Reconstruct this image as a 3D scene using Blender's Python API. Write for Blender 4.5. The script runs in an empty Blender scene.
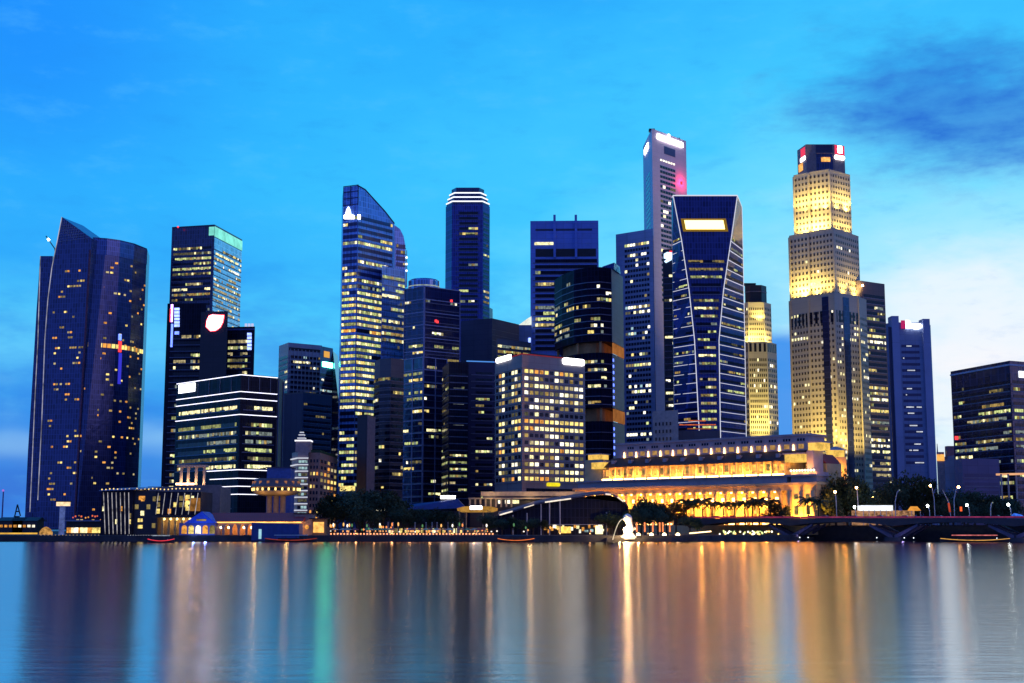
import bpy, bmesh, math, random
from mathutils import Vector
R = math.radians
random.seed(11)
S = bpy.context.scene
COL = S.collection

# ------------------------------------------------------------------ camera
F, CX, CY, TH, CZ = 1347.0, 512.0, 341.5, R(7.93), 5.0
CT, ST = math.cos(TH), math.sin(TH)
cd = bpy.data.cameras.new("camera")
cam = bpy.data.objects.new("camera", cd); COL.objects.link(cam)
cam.location = (0, 0, CZ); cam.rotation_euler = (R(90) + TH, 0, 0)
cd.sensor_width = 36.0; cd.lens = 36.0 * F / 1024.0
cd.clip_start = 0.5; cd.clip_end = 30000
S.camera = cam

# ------------------------------------------------------------------ view
S.view_settings.view_transform = 'Standard'; S.view_settings.look = 'None'
S.view_settings.exposure = 0.0; S.view_settings.gamma = 1.0
S.view_settings.use_curve_mapping = False
S.cycles.use_denoising = True
S.cycles.max_bounces = 5; S.cycles.glossy_bounces = 3; S.cycles.diffuse_bounces = 2
S.cycles.sample_clamp_indirect = 60.0

def srgb(r, g, b):
    f = lambda c: (c/255/12.92) if c/255 <= 0.04045 else ((c/255+0.055)/1.055)**2.4
    return (f(r), f(g), f(b), 1.0)

# ------------------------------------------------------------------ node helper
class NT:
    def __init__(s, tree): s.t = tree; tree.nodes.clear()
    def n(s, typ, **kw):
        nd = s.t.nodes.new(typ)
        for k, v in kw.items(): setattr(nd, k, v)
        return nd
    def l(s, a, b): s.t.links.new(a, b)
    def put(s, sock, v):
        if hasattr(v, 'is_linked') or hasattr(v, 'links'): s.l(v, sock)
        else: sock.default_value = v
    def math(s, op, a, b=0.0, c=None, clamp=False):
        m = s.n('ShaderNodeMath', operation=op); m.use_clamp = clamp
        s.put(m.inputs[0], a); s.put(m.inputs[1], b)
        if c is not None: s.put(m.inputs[2], c)
        return m.outputs[0]
    def sstep(s, v, a, b):
        m = s.n('ShaderNodeMapRange', interpolation_type='SMOOTHSTEP')
        s.put(m.inputs[0], v); m.inputs[1].default_value = a; m.inputs[2].default_value = b
        return m.outputs[0]
    def mix(s, f, a, b, mode='MIX'):
        m = s.n('ShaderNodeMix', data_type='RGBA', blend_type=mode)
        s.put(m.inputs[0], f); s.put(m.inputs[6], a); s.put(m.inputs[7], b)
        return m.outputs[2]
    def ramp(s, f, stops):
        r = s.n('ShaderNodeValToRGB'); e = r.color_ramp.elements
        while len(e) < len(stops): e.new(0.5)
        for el, (p, c) in zip(e, stops): el.position = p; el.color = c
        s.put(r.inputs[0], f); return r.outputs[0]
    def noise(s, vec, scale, detail=4, rough=0.55):
        n = s.n('ShaderNodeTexNoise'); s.l(vec, n.inputs['Vector'])
        n.inputs['Scale'].default_value = scale; n.inputs['Detail'].default_value = detail
        n.inputs['Roughness'].default_value = rough; return n.outputs['Fac']

# ------------------------------------------------------------------ world : dusk sky with clouds
W = bpy.data.worlds.new("World"); S.world = W; W.use_nodes = True
w = NT(W.node_tree)
tc = w.n('ShaderNodeTexCoord').outputs['Generated']
sx = w.n('ShaderNodeSeparateXYZ'); w.l(tc, sx.inputs[0])
X_, Y_, Z_ = sx.outputs
az = w.math('MULTIPLY', w.math('ARCTAN2', X_, Y_), 57.2958)         # degrees, right positive
el = w.math('MULTIPLY', w.math('ARCSINE', Z_), 57.2958)
cv = w.n('ShaderNodeCombineXYZ'); w.l(w.math('MULTIPLY', az, 0.1), cv.inputs[0]); w.l(w.math('MULTIPLY', el, 0.27), cv.inputs[1])
P = cv.outputs[0]
n1 = w.noise(P, 1.3, 5, 0.6); n2 = w.noise(P, 0.8, 3, 0.5)
base = w.ramp(w.math('DIVIDE', w.math('ADD', el, w.math('MULTIPLY', w.math('SUBTRACT', n1, 0.5), 3.0)), 60.0), [
    (0.0, srgb(40, 112, 216)), (0.037, srgb(46, 126, 226)), (0.063, srgb(52, 142, 236)), (0.09, srgb(52, 156, 242)), (0.117, srgb(92, 198, 252)),
    (0.15, srgb(72, 193, 252)), (0.183, srgb(46, 174, 253)), (0.233, srgb(48, 188, 255)), (0.36, srgb(41, 176, 255)), (0.5, srgb(24, 130, 240)), (1.0, srgb(12, 70, 170))])
base = w.mix(w.math('MULTIPLY', w.sstep(az, -8.0, -21.0), w.sstep(el, 9.0, 20.0)), base, srgb(29, 147, 255))
# paler towards the sunset at the right
dx = w.math('DIVIDE', w.math('SUBTRACT', az, 20.0), 24.0); dy = w.math('DIVIDE', w.math('SUBTRACT', el, 6.0), 13.0)
d = w.math('SQRT', w.math('ADD', w.math('MULTIPLY', dx, dx), w.math('MULTIPLY', dy, dy)))
d = w.math('ADD', d, w.math('MULTIPLY', w.math('SUBTRACT', n1, 0.5), 0.45))
glow = w.ramp(d, [(0.0, srgb(250, 248, 252)), (0.24, srgb(232, 246, 254)), (0.44, srgb(168, 234, 254)), (0.72, srgb(110, 220, 255)), (1.0, srgb(66, 202, 255))])
g = w.sstep(d, 1.6, 0.8)
c = w.mix(g, base, glow)
# low cloud banks over the skyline
bank = w.math('MULTIPLY', w.sstep(n1, 0.44, 0.64), w.sstep(el, 13.0, 5.0))
bank = w.math('MULTIPLY', bank, w.sstep(az, 17.0, 4.0))
c = w.mix(w.math('MULTIPLY', bank, 0.7), c, srgb(42, 134, 234))
puff = w.math('MULTIPLY', w.sstep(n2, 0.5, 0.66), w.math('MULTIPLY', w.sstep(el, 2.2, 3.6), w.sstep(el, 7.5, 4.6)))
c = w.mix(w.math('MULTIPLY', puff, 0.6), c, srgb(158, 212, 250))
# faint streaks all over
n3 = w.noise(P, 3.2, 6, 0.62)
c = w.mix(w.math('MULTIPLY', w.sstep(n3, 0.5, 0.75), 0.15), c, srgb(110, 212, 255))
c = w.mix(w.math('MULTIPLY', w.sstep(n3, 0.48, 0.28), 0.18), c, srgb(30, 140, 238))
# blue bank beside the lit stone tower
bx = w.math('DIVIDE', w.math('SUBTRACT', az, 11.2), 3.6); by = w.math('DIVIDE', w.math('SUBTRACT', el, 4.9), 3.3)
bb = w.math('ADD', w.math('SQRT', w.math('ADD', w.math('MULTIPLY', bx, bx), w.math('MULTIPLY', by, by))), w.math('MULTIPLY', w.math('SUBTRACT', n1, 0.5), 0.7))
c = w.mix(w.math('MULTIPLY', w.sstep(bb, 1.15, 0.85), 0.92), c, srgb(40, 138, 236))
# the dark cloud top right
kx = w.math('DIVIDE', w.math('SUBTRACT', az, 18.9), 6.2); ky = w.math('DIVIDE', w.math('SUBTRACT', el, 16.9), 3.6)
ky = w.math('SUBTRACT', ky, w.math('MULTIPLY', kx, -0.1))
kd = w.math('ADD', w.math('SQRT', w.math('ADD', w.math('MULTIPLY', kx, kx), w.math('MULTIPLY', ky, ky))), w.math('ADD', w.math('MULTIPLY', w.math('SUBTRACT', n1, 0.5), 2.0), w.math('MULTIPLY', w.math('SUBTRACT', w.noise(P, 5.0, 6, 0.65), 0.5), 0.5)))
c = w.mix(w.math('MULTIPLY', w.math('MULTIPLY', w.sstep(kd, 1.2, 0.35), w.math('ADD', 0.35, n3)), 0.95), c, srgb(38, 112, 212))
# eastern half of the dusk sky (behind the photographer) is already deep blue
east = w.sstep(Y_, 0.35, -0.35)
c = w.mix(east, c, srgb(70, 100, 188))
c = w.mix(w.sstep(Z_, 0.0, -0.06), c, srgb(10, 20, 45))
sky = w.n('ShaderNodeTexSky'); sky.sky_type = 'NISHITA'; sky.sun_disc = False
sky.sun_elevation = R(1.0); sky.sun_rotation = R(70); sky.dust_density = 0.3; sky.ozone_density = 4
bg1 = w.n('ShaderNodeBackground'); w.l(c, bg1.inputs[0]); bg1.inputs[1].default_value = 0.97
bg2 = w.n('ShaderNodeBackground'); w.l(sky.outputs[0], bg2.inputs[0]); bg2.inputs[1].default_value = 0.05
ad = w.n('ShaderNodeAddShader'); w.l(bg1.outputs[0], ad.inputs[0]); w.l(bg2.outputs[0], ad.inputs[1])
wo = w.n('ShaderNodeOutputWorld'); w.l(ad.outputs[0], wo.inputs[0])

# last glow of the sun, from the right
sd = bpy.data.lights.new("sun", 'SUN'); sd.energy = 0.12; sd.angle = R(30); sd.color = (1.0, 0.62, 0.6)
so = bpy.data.objects.new("sun", sd); COL.objects.link(so)
so.rotation_euler = (R(82), 0, R(62))
so.location = (500, 0, 400)

# ------------------------------------------------------------------ pixel -> world geometry helpers
def ray(px, py):
    u = (px-CX)/F; v = (CY-py)/F
    return Vector((u, CT - v*ST, ST + v*CT))
def at(px, py, Y):                     # world point at depth Y on the line of sight
    r = ray(px, py); t = Y/r.y
    return Vector((r.x*t, Y, CZ + r.z*t))
def zat(py, Y): return at(CX, py, Y).z
def onz(px, py, z):                    # line of sight meets the level z
    r = ray(px, py); t = (z-CZ)/r.z
    return Vector((r.x*t, r.y*t, z))
def xat(px, z, Y):                     # x of pixel column px for a point at height z and depth Y
    # depth along the view axis
    zc = Y*CT + (z-CZ)*ST
    return (px-CX)/F*zc

# ------------------------------------------------------------------ materials
MATS = {}
def mat_base(name):
    m = bpy.data.materials.new(name); m.use_nodes = True
    return m, NT(m.node_tree)
def wall(name, col, rough=0.6, var=0.25, metal=0.0, spec=0.5, ph=3.8, pw=6.0, joint=0.45):
    """cladding with panel joints and slight tone changes"""
    if name in MATS: return MATS[name]
    m, t = mat_base(name)
    oc = t.n('ShaderNodeTexCoord').outputs['Object']
    s = t.n('ShaderNodeSeparateXYZ'); t.l(oc, s.inputs[0])
    cb = t.n('ShaderNodeCombineXYZ')
    t.l(t.math('ADD', t.math('MULTIPLY', s.outputs[0], 0.9), t.math('MULTIPLY', s.outputs[1], 0.55)), cb.inputs[0]); t.l(s.outputs[2], cb.inputs[1])
    b = t.n('ShaderNodeTexBrick'); b.offset = 0.0; t.l(cb.outputs[0], b.inputs['Vector'])
    k = lambda f: (col[0]*f, col[1]*f, col[2]*f, 1)
    b.inputs['Color1'].default_value = k(1+var*0.5); b.inputs['Color2'].default_value = k(1-var*0.5); b.inputs['Mortar'].default_value = k(joint)
    b.inputs['Scale'].default_value = 1.0; b.inputs['Mortar Size'].default_value = 0.12; b.inputs['Brick Width'].default_value = pw; b.inputs['Row Height'].default_value = ph
    nz = t.noise(oc, 0.08, 5)
    c2 = t.mix(0.5, b.outputs['Color'], t.ramp(nz, [(0.25, k(1-var)), (0.75, k(1+var))]))
    p = t.n('ShaderNodeBsdfPrincipled'); t.l(c2, p.inputs['Base Color'])
    p.inputs['Roughness'].default_value = rough; p.inputs['Metallic'].default_value = metal; p.inputs['Specular IOR Level'].default_value = spec
    o = t.n('ShaderNodeOutputMaterial'); t.l(p.outputs[0], o.inputs[0])
    MATS[name] = m; return m
def glass(name, col, rough=0.12, metal=0.5, spec=0.8, pw=1.6, ph=3.8, mort=1.9, ms=0.17):
    """curtain wall glass: each pane tilts a little differently"""
    if name in MATS: return MATS[name]
    m, t = mat_base(name)
    oc = t.n('ShaderNodeTexCoord').outputs['Object']
    s = t.n('ShaderNodeSeparateXYZ'); t.l(oc, s.inputs[0])
    cb = t.n('ShaderNodeCombineXYZ')
    t.l(t.math('ADD', t.math('MULTIPLY', s.outputs[0], 0.9), t.math('MULTIPLY', s.outputs[1], 0.55)), cb.inputs[0]); t.l(s.outputs[2], cb.inputs[1])
    b = t.n('ShaderNodeTexBrick'); b.offset = 0.0; t.l(cb.outputs[0], b.inputs['Vector'])
    k = lambda f: (col[0]*f, col[1]*f, col[2]*f, 1)
    b.inputs['Color1'].default_value = k(1.3); b.inputs['Color2'].default_value = k(0.7); b.inputs['Mortar'].default_value = k(mort)
    b.inputs['Scale'].default_value = 1.0; b.inputs['Mortar Size'].default_value = ms; b.inputs['Brick Width'].default_value = pw; b.inputs['Row Height'].default_value = ph
    p = t.n('ShaderNodeBsdfPrincipled'); t.l(b.outputs['Color'], p.inputs['Base Color'])
    p.inputs['Roughness'].default_value = rough; p.inputs['Metallic'].default_value = metal; p.inputs['Specular IOR Level'].default_value = spec
    bp = t.n('ShaderNodeBump'); bp.inputs['Strength'].default_value = 0.25; bp.inputs['Distance'].default_value = 0.6
    t.l(t.noise(oc, 0.22, 3), bp.inputs['Height']); t.l(bp.outputs[0], p.inputs['Normal'])
    o = t.n('ShaderNodeOutputMaterial'); t.l(p.outputs[0], o.inputs[0])
    MATS[name] = m; return m
def plain(name, col, rough=0.6, metal=0.0, var=0.2, scale=0.6):
    if name in MATS: return MATS[name]
    m, t = mat_base(name)
    oc = t.n('ShaderNodeTexCoord').outputs['Object']
    k = lambda f: (col[0]*f, col[1]*f, col[2]*f, 1)
    p = t.n('ShaderNodeBsdfPrincipled'); t.l(t.ramp(t.noise(oc, scale, 4), [(0.3, k(1-var)), (0.7, k(1+var))]), p.inputs['Base Color'])
    p.inputs['Roughness'].default_value = rough; p.inputs['Metallic'].default_value = metal
    o = t.n('ShaderNodeOutputMaterial'); t.l(p.outputs[0], o.inputs[0])
    MATS[name] = m; return m
def lit(name, col, st, var=0.75, scale=0.45, sample=False):
    """a lit room or lamp: emission broken up by what stands inside"""
    if name in MATS: return MATS[name]
    m, t = mat_base(name)
    oc = t.n('ShaderNodeTexCoord').outputs['Object']
    e = t.n('ShaderNodeEmission'); e.inputs[0].default_value = (*col[:3], 1)
    if var > 0:
        nz = t.noise(oc, scale, 3, 0.7)
        t.l(t.math('MULTIPLY', t.ramp(nz, [(0.32, (1-var,)*3+(1,)), (0.62, (1+var*0.35,)*3+(1,))]), st), e.inputs[1])
    else: e.inputs[1].default_value = st
    o = t.n('ShaderNodeOutputMaterial'); t.l(e.outputs[0], o.inputs[0])
    if not sample: m.cycles.emission_sampling = 'NONE'
    MATS[name] = m; return m

LY = lit('lit_yellow', (1.0, 0.75, 0.22), 1.2)
LC = lit('lit_cream', (1.0, 0.9, 0.46), 1.5)
LG = lit('lit_lime', (0.80, 0.9, 0.34), 0.9)
LW = lit('lit_white', (1.0, 0.93, 0.70), 1.8)
LO = lit('lit_orange', (1.0, 0.42, 0.08), 0.9)
LT = lit('lit_cool', (0.55, 0.85, 0.9), 0.6)
LD = lit('lit_dim', (0.9, 0.68, 0.25), 0.30)
LE = lit('lit_faint', (0.8, 0.75, 0.45), 0.12)
LY2 = lit('lit_yellow_low', (1.0, 0.66, 0.2), 0.42)
LC2 = lit('lit_cream_low', (1.0, 0.82, 0.42), 0.5)
LG2 = lit('lit_lime_low', (0.8, 0.86, 0.34), 0.4)
LX2 = lit('lit_cool_low', (0.7, 0.85, 0.8), 0.3)
PAL = {
 'office': [LC, LC2, LG, LG2, LY, LW, LD, LE, LX2, LC2],
 'lime':   [LG, LG, LG2, LC, LC2, LY2, LD, LE, LX2],
 'warm':   [LY, LY2, LO, LC, LD, LD],
 'home':   [LO, LY2, LY, LC2, LD, LO, LD],
 'cream':  [LC, LC2, LW, LW, LC, LY2, LD, LC2],
 'cool':   [LT, LW, LC, LD, LE],
 'white':  [LW, LW, LC, LE],
}
NEON = lit('neon_white', (0.80, 0.80, 1.0), 2.4, var=0)
NEONB = lit('neon_blue', (0.12, 0.2, 1.0), 3.0, var=0.3)
NEONR = lit('neon_red', (1.0, 0.05, 0.06), 1.6, var=0)
SIGNW = lit('sign_white', (1.0, 0.98, 1.0), 6.0, var=0, sample=True)
SIGNY = lit('sign_gold', (1.0, 0.72, 0.24), 4.0, var=0, sample=True)
LAMPW = lit('lamp_white', (0.9, 1.0, 0.95), 30.0, var=0, sample=True)
LAMPO = lit('lamp_amber', (1.0, 0.5, 0.14), 40.0, var=0, sample=True)
LAMPP = lit('lamp_peach', (1.0, 0.5, 0.28), 3.0, var=0)
GOLD = lit('strip_gold', (1.0, 0.56, 0.12), 4.5, var=0, sample=True)
GOLDW = lit('strip_pale_gold', (1.0, 0.6, 0.2), 10, var=0, sample=True)

BLACKG = glass('glass_black', (0.012, 0.014, 0.03), metal=0.0, spec=0.1, rough=.35)
NAVYG = glass('glass_navy', (0.03, 0.04, 0.12), metal=0.4)
BLUEG = glass('glass_blue', (0.16, 0.26, 0.5), metal=0.75, rough=0.16)
DARKW = glass('window_dark', (0.010, 0.012, 0.026), metal=0.05, spec=0.4)
DARKM = plain('dark_metal', (0.03, 0.03, 0.04), 0.5, 0.3)
WHITEM = plain('white_metal', (0.7, 0.7, 0.72), 0.5)

# ------------------------------------------------------------------ mesh helpers
def lerp(a, b, t): return a + (b-a)*t
class MB:
    def __init__(s): s.v = []; s.f = []; s.m = []; s.mats = []
    def mi(s, mat):
        if mat not in s.mats: s.mats.append(mat)
        return s.mats.index(mat)
    def poly(s, pts, mat):
        i = len(s.v); s.v += [Vector(p) for p in pts]; s.f.append(tuple(range(i, i+len(pts)))); s.m.append(s.mi(mat))
    def prism(s, pts, z0, z1, mat, top=None, cap=True):
        """pts: list of xy; z1 number or a list of heights"""
        n = len(pts); i = len(s.v); zt = z1 if isinstance(z1, (list, tuple)) else [z1]*n
        s.v += [Vector((p[0], p[1], z0)) for p in pts] + [Vector((p[0], p[1], z)) for p, z in zip(pts, zt)]
        k = s.mi(mat)
        for j in range(n):
            a, b = i+j, i+(j+1) % n
            s.f.append((a, b, b+n, a+n)); s.m.append(k)
        if cap:
            s.f.append(tuple(range(i+n, i+2*n))); s.m.append(s.mi(top or mat))
            s.f.append(tuple(range(i+n-1, i-1, -1))); s.m.append(k)
    def loft(s, rings, mat, cap=True, closed=True):
        n = len(rings[0]); i = len(s.v); k = s.mi(mat)
        for r in rings: s.v += [Vector(p) for p in r]
        for a in range(len(rings)-1):
            for j in range(n if closed else n-1):
                p = i+a*n+j; q = i+a*n+(j+1) % n
                s.f.append((p, q, q+n, p+n)); s.m.append(k)
        if cap:
            s.f.append(tuple(range(i+(len(rings)-1)*n, i+len(rings)*n))); s.m.append(k)
            s.f.append(tuple(range(i+n-1, i-1, -1))); s.m.append(k)
    def box(s, c, sz, mat, rz=0.0):
        x, y, z = sz[0]/2, sz[1]/2, sz[2]/2; ca, sa = math.cos(rz), math.sin(rz)
        pts = [(c[0]+a*x*ca-b*y*sa, c[1]+a*x*sa+b*y*ca) for a, b in ((-1,-1),(1,-1),(1,1),(-1,1))]
        s.prism(pts, c[2]-z, c[2]+z, mat)
    def tube(s, a, b, r, mat, r2=None, n=8):
        a, b = Vector(a), Vector(b); d = (b-a).normalized()
        u = d.orthogonal().normalized(); v = d.cross(u); r2 = r if r2 is None else r2
        s.loft([[a+(u*math.cos(t)+v*math.sin(t))*r for t in [2*math.pi*k/n for k in range(n)]],
                [b+(u*math.cos(t)+v*math.sin(t))*r2 for t in [2*math.pi*k/n for k in range(n)]]], mat)
    def lathe(s, c, prof, mat, n=24):
        s.loft([[Vector((c[0]+r*math.cos(2*math.pi*k/n), c[1]+r*math.sin(2*math.pi*k/n), z)) for k in range(n)] for r, z in prof], mat)
    def ball(s, c, r, mat, n=10, m=6, sz=1.0):
        s.lathe(c, [(max(0.02*r, r*math.sin(math.pi*k/m)), c[2]-r*sz*math.cos(math.pi*k/m)) for k in range(m+1)], mat, n)
    def build(s, name, parent=None, smooth=False):
        me = bpy.data.meshes.new(name)
        off = parent_loc(parent)
        me.from_pydata([tuple(v-off) for v in s.v], [], s.f)
        for m in s.mats: me.materials.append(m)
        me.polygons.foreach_set('material_index', s.m)
        if smooth: me.polygons.foreach_set('use_smooth', [True]*len(s.f))
        bm = bmesh.new(); bm.from_mesh(me); bmesh.ops.recalc_face_normals(bm, faces=bm.faces); bm.to_mesh(me); bm.free()
        me.update()
        o = bpy.data.objects.new(name, me); COL.objects.link(o)
        if parent: o.parent = parent
        return o
def parent_loc(p):
    v = Vector((0, 0, 0))
    while p is not None: v += p.location; p = p.parent
    return v
def thing(name, label, cat, loc, group=None):
    o = bpy.data.objects.new(name, None); COL.objects.link(o)
    o.location = loc; o['label'] = label; o['category'] = cat
    o.empty_display_size = 2
    if group: o['group'] = group
    return o
def copy_tree(o, parent=None):
    c = o.copy(); COL.objects.link(c)
    if parent: c.parent = parent
    for ch in list(o.children): copy_tree(ch, c)
    return c
def struct(o, kind='structure'): o['kind'] = kind; return o

SILL = plain('spandrel_blue', (0.15, 0.16, 0.25), 0.45, 0.2)
# ------------------------------------------------------------------ facades
class Face:
    """a facade between two upright edges; an edge is a list of (z, x, y)"""
    def __init__(s, L, Rr): s.L = s._e(L); s.R = s._e(Rr)
    @staticmethod
    def _e(e):
        if isinstance(e, list): return sorted(e)
        return [(-100.0, e[0], e[1]), (1000.0, e[0], e[1])]
    @staticmethod
    def _at(e, z):
        if z <= e[0][0]: return Vector((e[0][1], e[0][2]))
        for a, b in zip(e, e[1:]):
            if z <= b[0]:
                t = (z-a[0])/(b[0]-a[0]); return Vector((lerp(a[1], b[1], t), lerp(a[2], b[2], t)))
        return Vector((e[-1][1], e[-1][2]))
    def ends(s, z): return s._at(s.L, z), s._at(s.R, z)
    def width(s, z): a, b = s.ends(z); return (b-a).length
    def normal(s, z):
        a, b = s.ends(z); d = (b-a).normalized(); n = Vector((d.y, -d.x)); m = (a+b)/2
        return n if n.dot(-m) > 0 else -n
    def p(s, u, z, off=0.0):
        """u in metres from the left edge"""
        a, b = s.ends(z); d = (b-a).normalized(); n = s.normal(z)
        q = a + d*u + n*off; return Vector((q.x, q.y, z))
    def uz(s, px, py, zg=60.0):
        """where the line of sight through a pixel meets the facade plane"""
        for _ in range(3):
            a, b = s.ends(zg); d = (b-a).normalized(); n = Vector((d.y, -d.x)); r = ray(px, py)
            t = a.dot(n)/(r.x*n.x + r.y*n.y); zg = CZ + r.z*t
            u = (Vector((r.x*t, r.y*t))-a).dot(d)
        return u, zg
    def yaw(s, z): a, b = s.ends(z); return math.atan2(b.y-a.y, b.x-a.x)
def slab(mb, f, u0, u1, z0, z1, off, back, mat):
    """a box on the facade reaching from back to off"""
    A = [f.p(u0, z0, back), f.p(u1, z0, back), f.p(u1, z0, off), f.p(u0, z0, off)]
    B = [f.p(u0, z1, back), f.p(u1, z1, back), f.p(u1, z1, off), f.p(u0, z1, off)]
    mb.loft([A, B], mat)
def run_lights(n, p, stay=0.75):
    """which panes of a row are lit: lights come in runs"""
    out = []; on = random.random() < p
    for i in range(n):
        if random.random() > stay: on = random.random() < p
        out.append(on)
    return out
def bands(t, faces, zs, h, pw, pal, p=0.5, m0=0.0, m1=0.0, glassm=None, frame=None, off=0.12, stay=0.75, pf=None, gap=0.16, name='window_band', quiet=0.25, sill=True):
    """one ribbon window per storey, running round the given facades"""
    for z in zs:
        mb = MB(); act = p if pf is None else pf(z)
        if random.random() < quiet: act *= 0.12
        fav = random.choice(pal)
        for f in faces:
            wd = f.width(z) - m0 - m1
            if wd < 1.0: continue
            slab(mb, f, m0, m0+wd, z, z+h, off, -0.2, glassm or DARKW)
            if sill: slab(mb, f, m0*.5, m0+wd+m1*.5, z-0.62, z-0.02, off+0.14, -0.2, SILL)
            n = max(1, round(wd/pw)); st = wd/n
            for i, on in enumerate(run_lights(n, act, stay)):
                if not on: continue
                mt = fav if random.random() < 0.6 else random.choice(pal)
                u0 = m0+i*st+gap/2; u1 = m0+(i+1)*st-gap/2
                zt = z+h-0.06; zb = z+0.1 + (h*0.35*random.random() if random.random() < 0.3 else 0)
                o2 = off+0.05
                mb.poly([f.p(u0, zb, o2), f.p(u1, zb, o2), f.p(u1, zt, o2), f.p(u0, zt, o2)], mt)
        if mb.v: mb.build(name, t)
PANE = {}
def pane_mesh(mat):
    if mat.name not in PANE:
        mb = MB(); mb.box((0, 0, 0), (1, 1, 1), mat); o = mb.build('window'); PANE[mat.name] = o.data
        bpy.data.objects.remove(o)
    return PANE[mat.name]
def grid(t, cells, maxn=100):
    """punched windows: cells = (face, u, z, w, h, mat); the first maxn stand alone, the rest is one part"""
    base = parent_loc(t); rest = MB()
    random.shuffle(cells)
    cells.sort(key=lambda c: c[5] is DARKW)
    for k, (f, u, z, wd, h, mt) in enumerate(cells):
        if k < maxn:
            o = bpy.data.objects.new('window', pane_mesh(mt)); COL.objects.link(o); o.parent = t
            o.location = f.p(u+wd/2, z+h/2, 0.0) - base; o.scale = (wd, 0.3, h); o.rotation_euler = (0, 0, f.yaw(z))
        else: slab(rest, f, u, u+wd, z, z+h, 0.15, -0.15, mt)
    if rest.v: r = rest.build('windows', t); r['kind'] = 'stuff'
def cells(f, z0, z1, pitch, cols, wfrac, hfrac, pal, p, m0=0.0, m1=0.0, dark=None, stay=0.4, rowact=None):
    out = []; z = z0
    while z + pitch*hfrac < z1:
        wd = f.width(z)-m0-m1; st = wd/cols; act = p if rowact is None else rowact(z)
        for i, on in enumerate(run_lights(cols, act, stay)):
            out.append((f, m0+i*st+st*(1-wfrac)/2, z, st*wfrac, pitch*hfrac, random.choice(pal) if on else (dark or DARKW)))
        z += pitch
    return out
def sign(t, f, px0, py0, px1, py1, mat, name='sign', off=0.6):
    u0, z1 = f.uz(px0, py0); u1, _ = f.uz(px1, py1); _, z0 = f.uz(px0, py1); mb = MB()
    if mat is SIGNW or name == 'gold_letters':                         # glowing panels with rounded ends
        r = min(abs(z1-z0), abs(u1-u0))*0.42; o = []
        for cx_, cz_, a0 in ((u1-r, z1-r, 0), (u0+r, z1-r, 90), (u0+r, z0+r, 180), (u1-r, z0+r, 270)):
            for k in range(5): a = R(a0+k*22.5); o.append((cx_+r*math.cos(a), cz_+r*math.sin(a)))
        mb.loft([[f.p(u, z, 0) for u, z in o], [f.p(u, z, off) for u, z in o]], mat)
    else: slab(mb, f, u0, u1, z0, z1, off, 0.0, mat)
    return mb.build(name, t)
def strip(t, faces, z, mat, th=0.5, off=0.35, name='light_strip', m=0.0):
    mb = MB()
    for f in faces: slab(mb, f, m, f.width(z)-m, z, z+th, off, -0.1, mat)
    return mb.build(name, t)
GZ = 2.5
def tower(name, label, pts, Y0, ref, mat, cat='skyscraper', depth=None, z0=GZ, top=None, bodyname='body', parent=None):
    """pts: roofline corners as seen, left to right; Y0: depth of corner ref; all corners share its height"""
    H = at(pts[ref][0], pts[ref][1], Y0).z
    V = [onz(px, py, H).xy for px, py in pts]
    if depth is None and len(V) == 3:
        a, b = V[0]*(1+25/Y0), V[2]*(1+25/Y0); back = [V[0]+V[2]-V[1]]
        if back[0].y < max(V[0].y, V[2].y)+2: back = [b.lerp(a, .1), a.lerp(b, .1)]
    else:
        d = depth or 30.0; k = 1+d/Y0                                 # the back narrows a little, so its flanks stay out of sight
        m = (V[0]+V[-1])*0.5*k
        back = [m+(V[-1]-V[0])*0.46, m+(V[0]-V[-1])*0.46]
    poly = V + back
    c = sum(poly, Vector((0, 0)))/len(poly)
    t = parent or thing(name, label, cat, (c.x, c.y, z0))
    mb = MB(); mb.prism(poly, z0, H, mat, top or DARKM); mb.build(bodyname, t)
    faces = [Face(a, b) for a, b in zip(V, V[1:])]
    return t, faces, H, poly, c
def levels(H, z0, pitch, first=1.2):
    out = []; z = H-first
    while z-pitch > z0: z -= pitch; out.append(z)
    return out
def roofbox(t, poly, H, k=0.5, h=4.0, mat=None, name='plant_room', shift=(0, 0)):
    c = sum(poly, Vector((0, 0)))/len(poly)
    mb = MB(); mb.prism([c+(p-c)*k+Vector(shift) for p in poly], H-0.3, H+h, mat or DARKM); return mb.build(name, t)
def parapet(t, faces, H, mat, h=1.2, name='parapet'):
    mb = MB()
    for f in faces: slab(mb, f, 0.0, f.width(H), H-0.05, H+h, 0.08, -0.5, mat)
    return mb.build(name, t)
def mast(t, x, y, z0, z1, r=0.35, mat=None, name='mast'):
    mb = MB(); mb.tube((x, y, z0), (x, y, z1), r, mat or DARKM, r*0.4); return mb.build(name, t)
def point(name, loc, power, col, parent=None, r=0.5, spot=None, aim=None):
    l = bpy.data.lights.new(name, 'SPOT' if spot else 'POINT'); l.energy = power; l.color = col; l.shadow_soft_size = r
    o = bpy.data.objects.new(name, l); COL.objects.link(o)
    o.location = Vector(loc) - parent_loc(parent)
    if parent: o.parent = parent
    if spot:
        l.spot_size = spot; l.spot_blend = 0.6
        o.rotation_euler = (Vector(aim)-Vector(loc)).to_track_quat('-Z', 'Y').to_euler()
    return o
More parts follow.
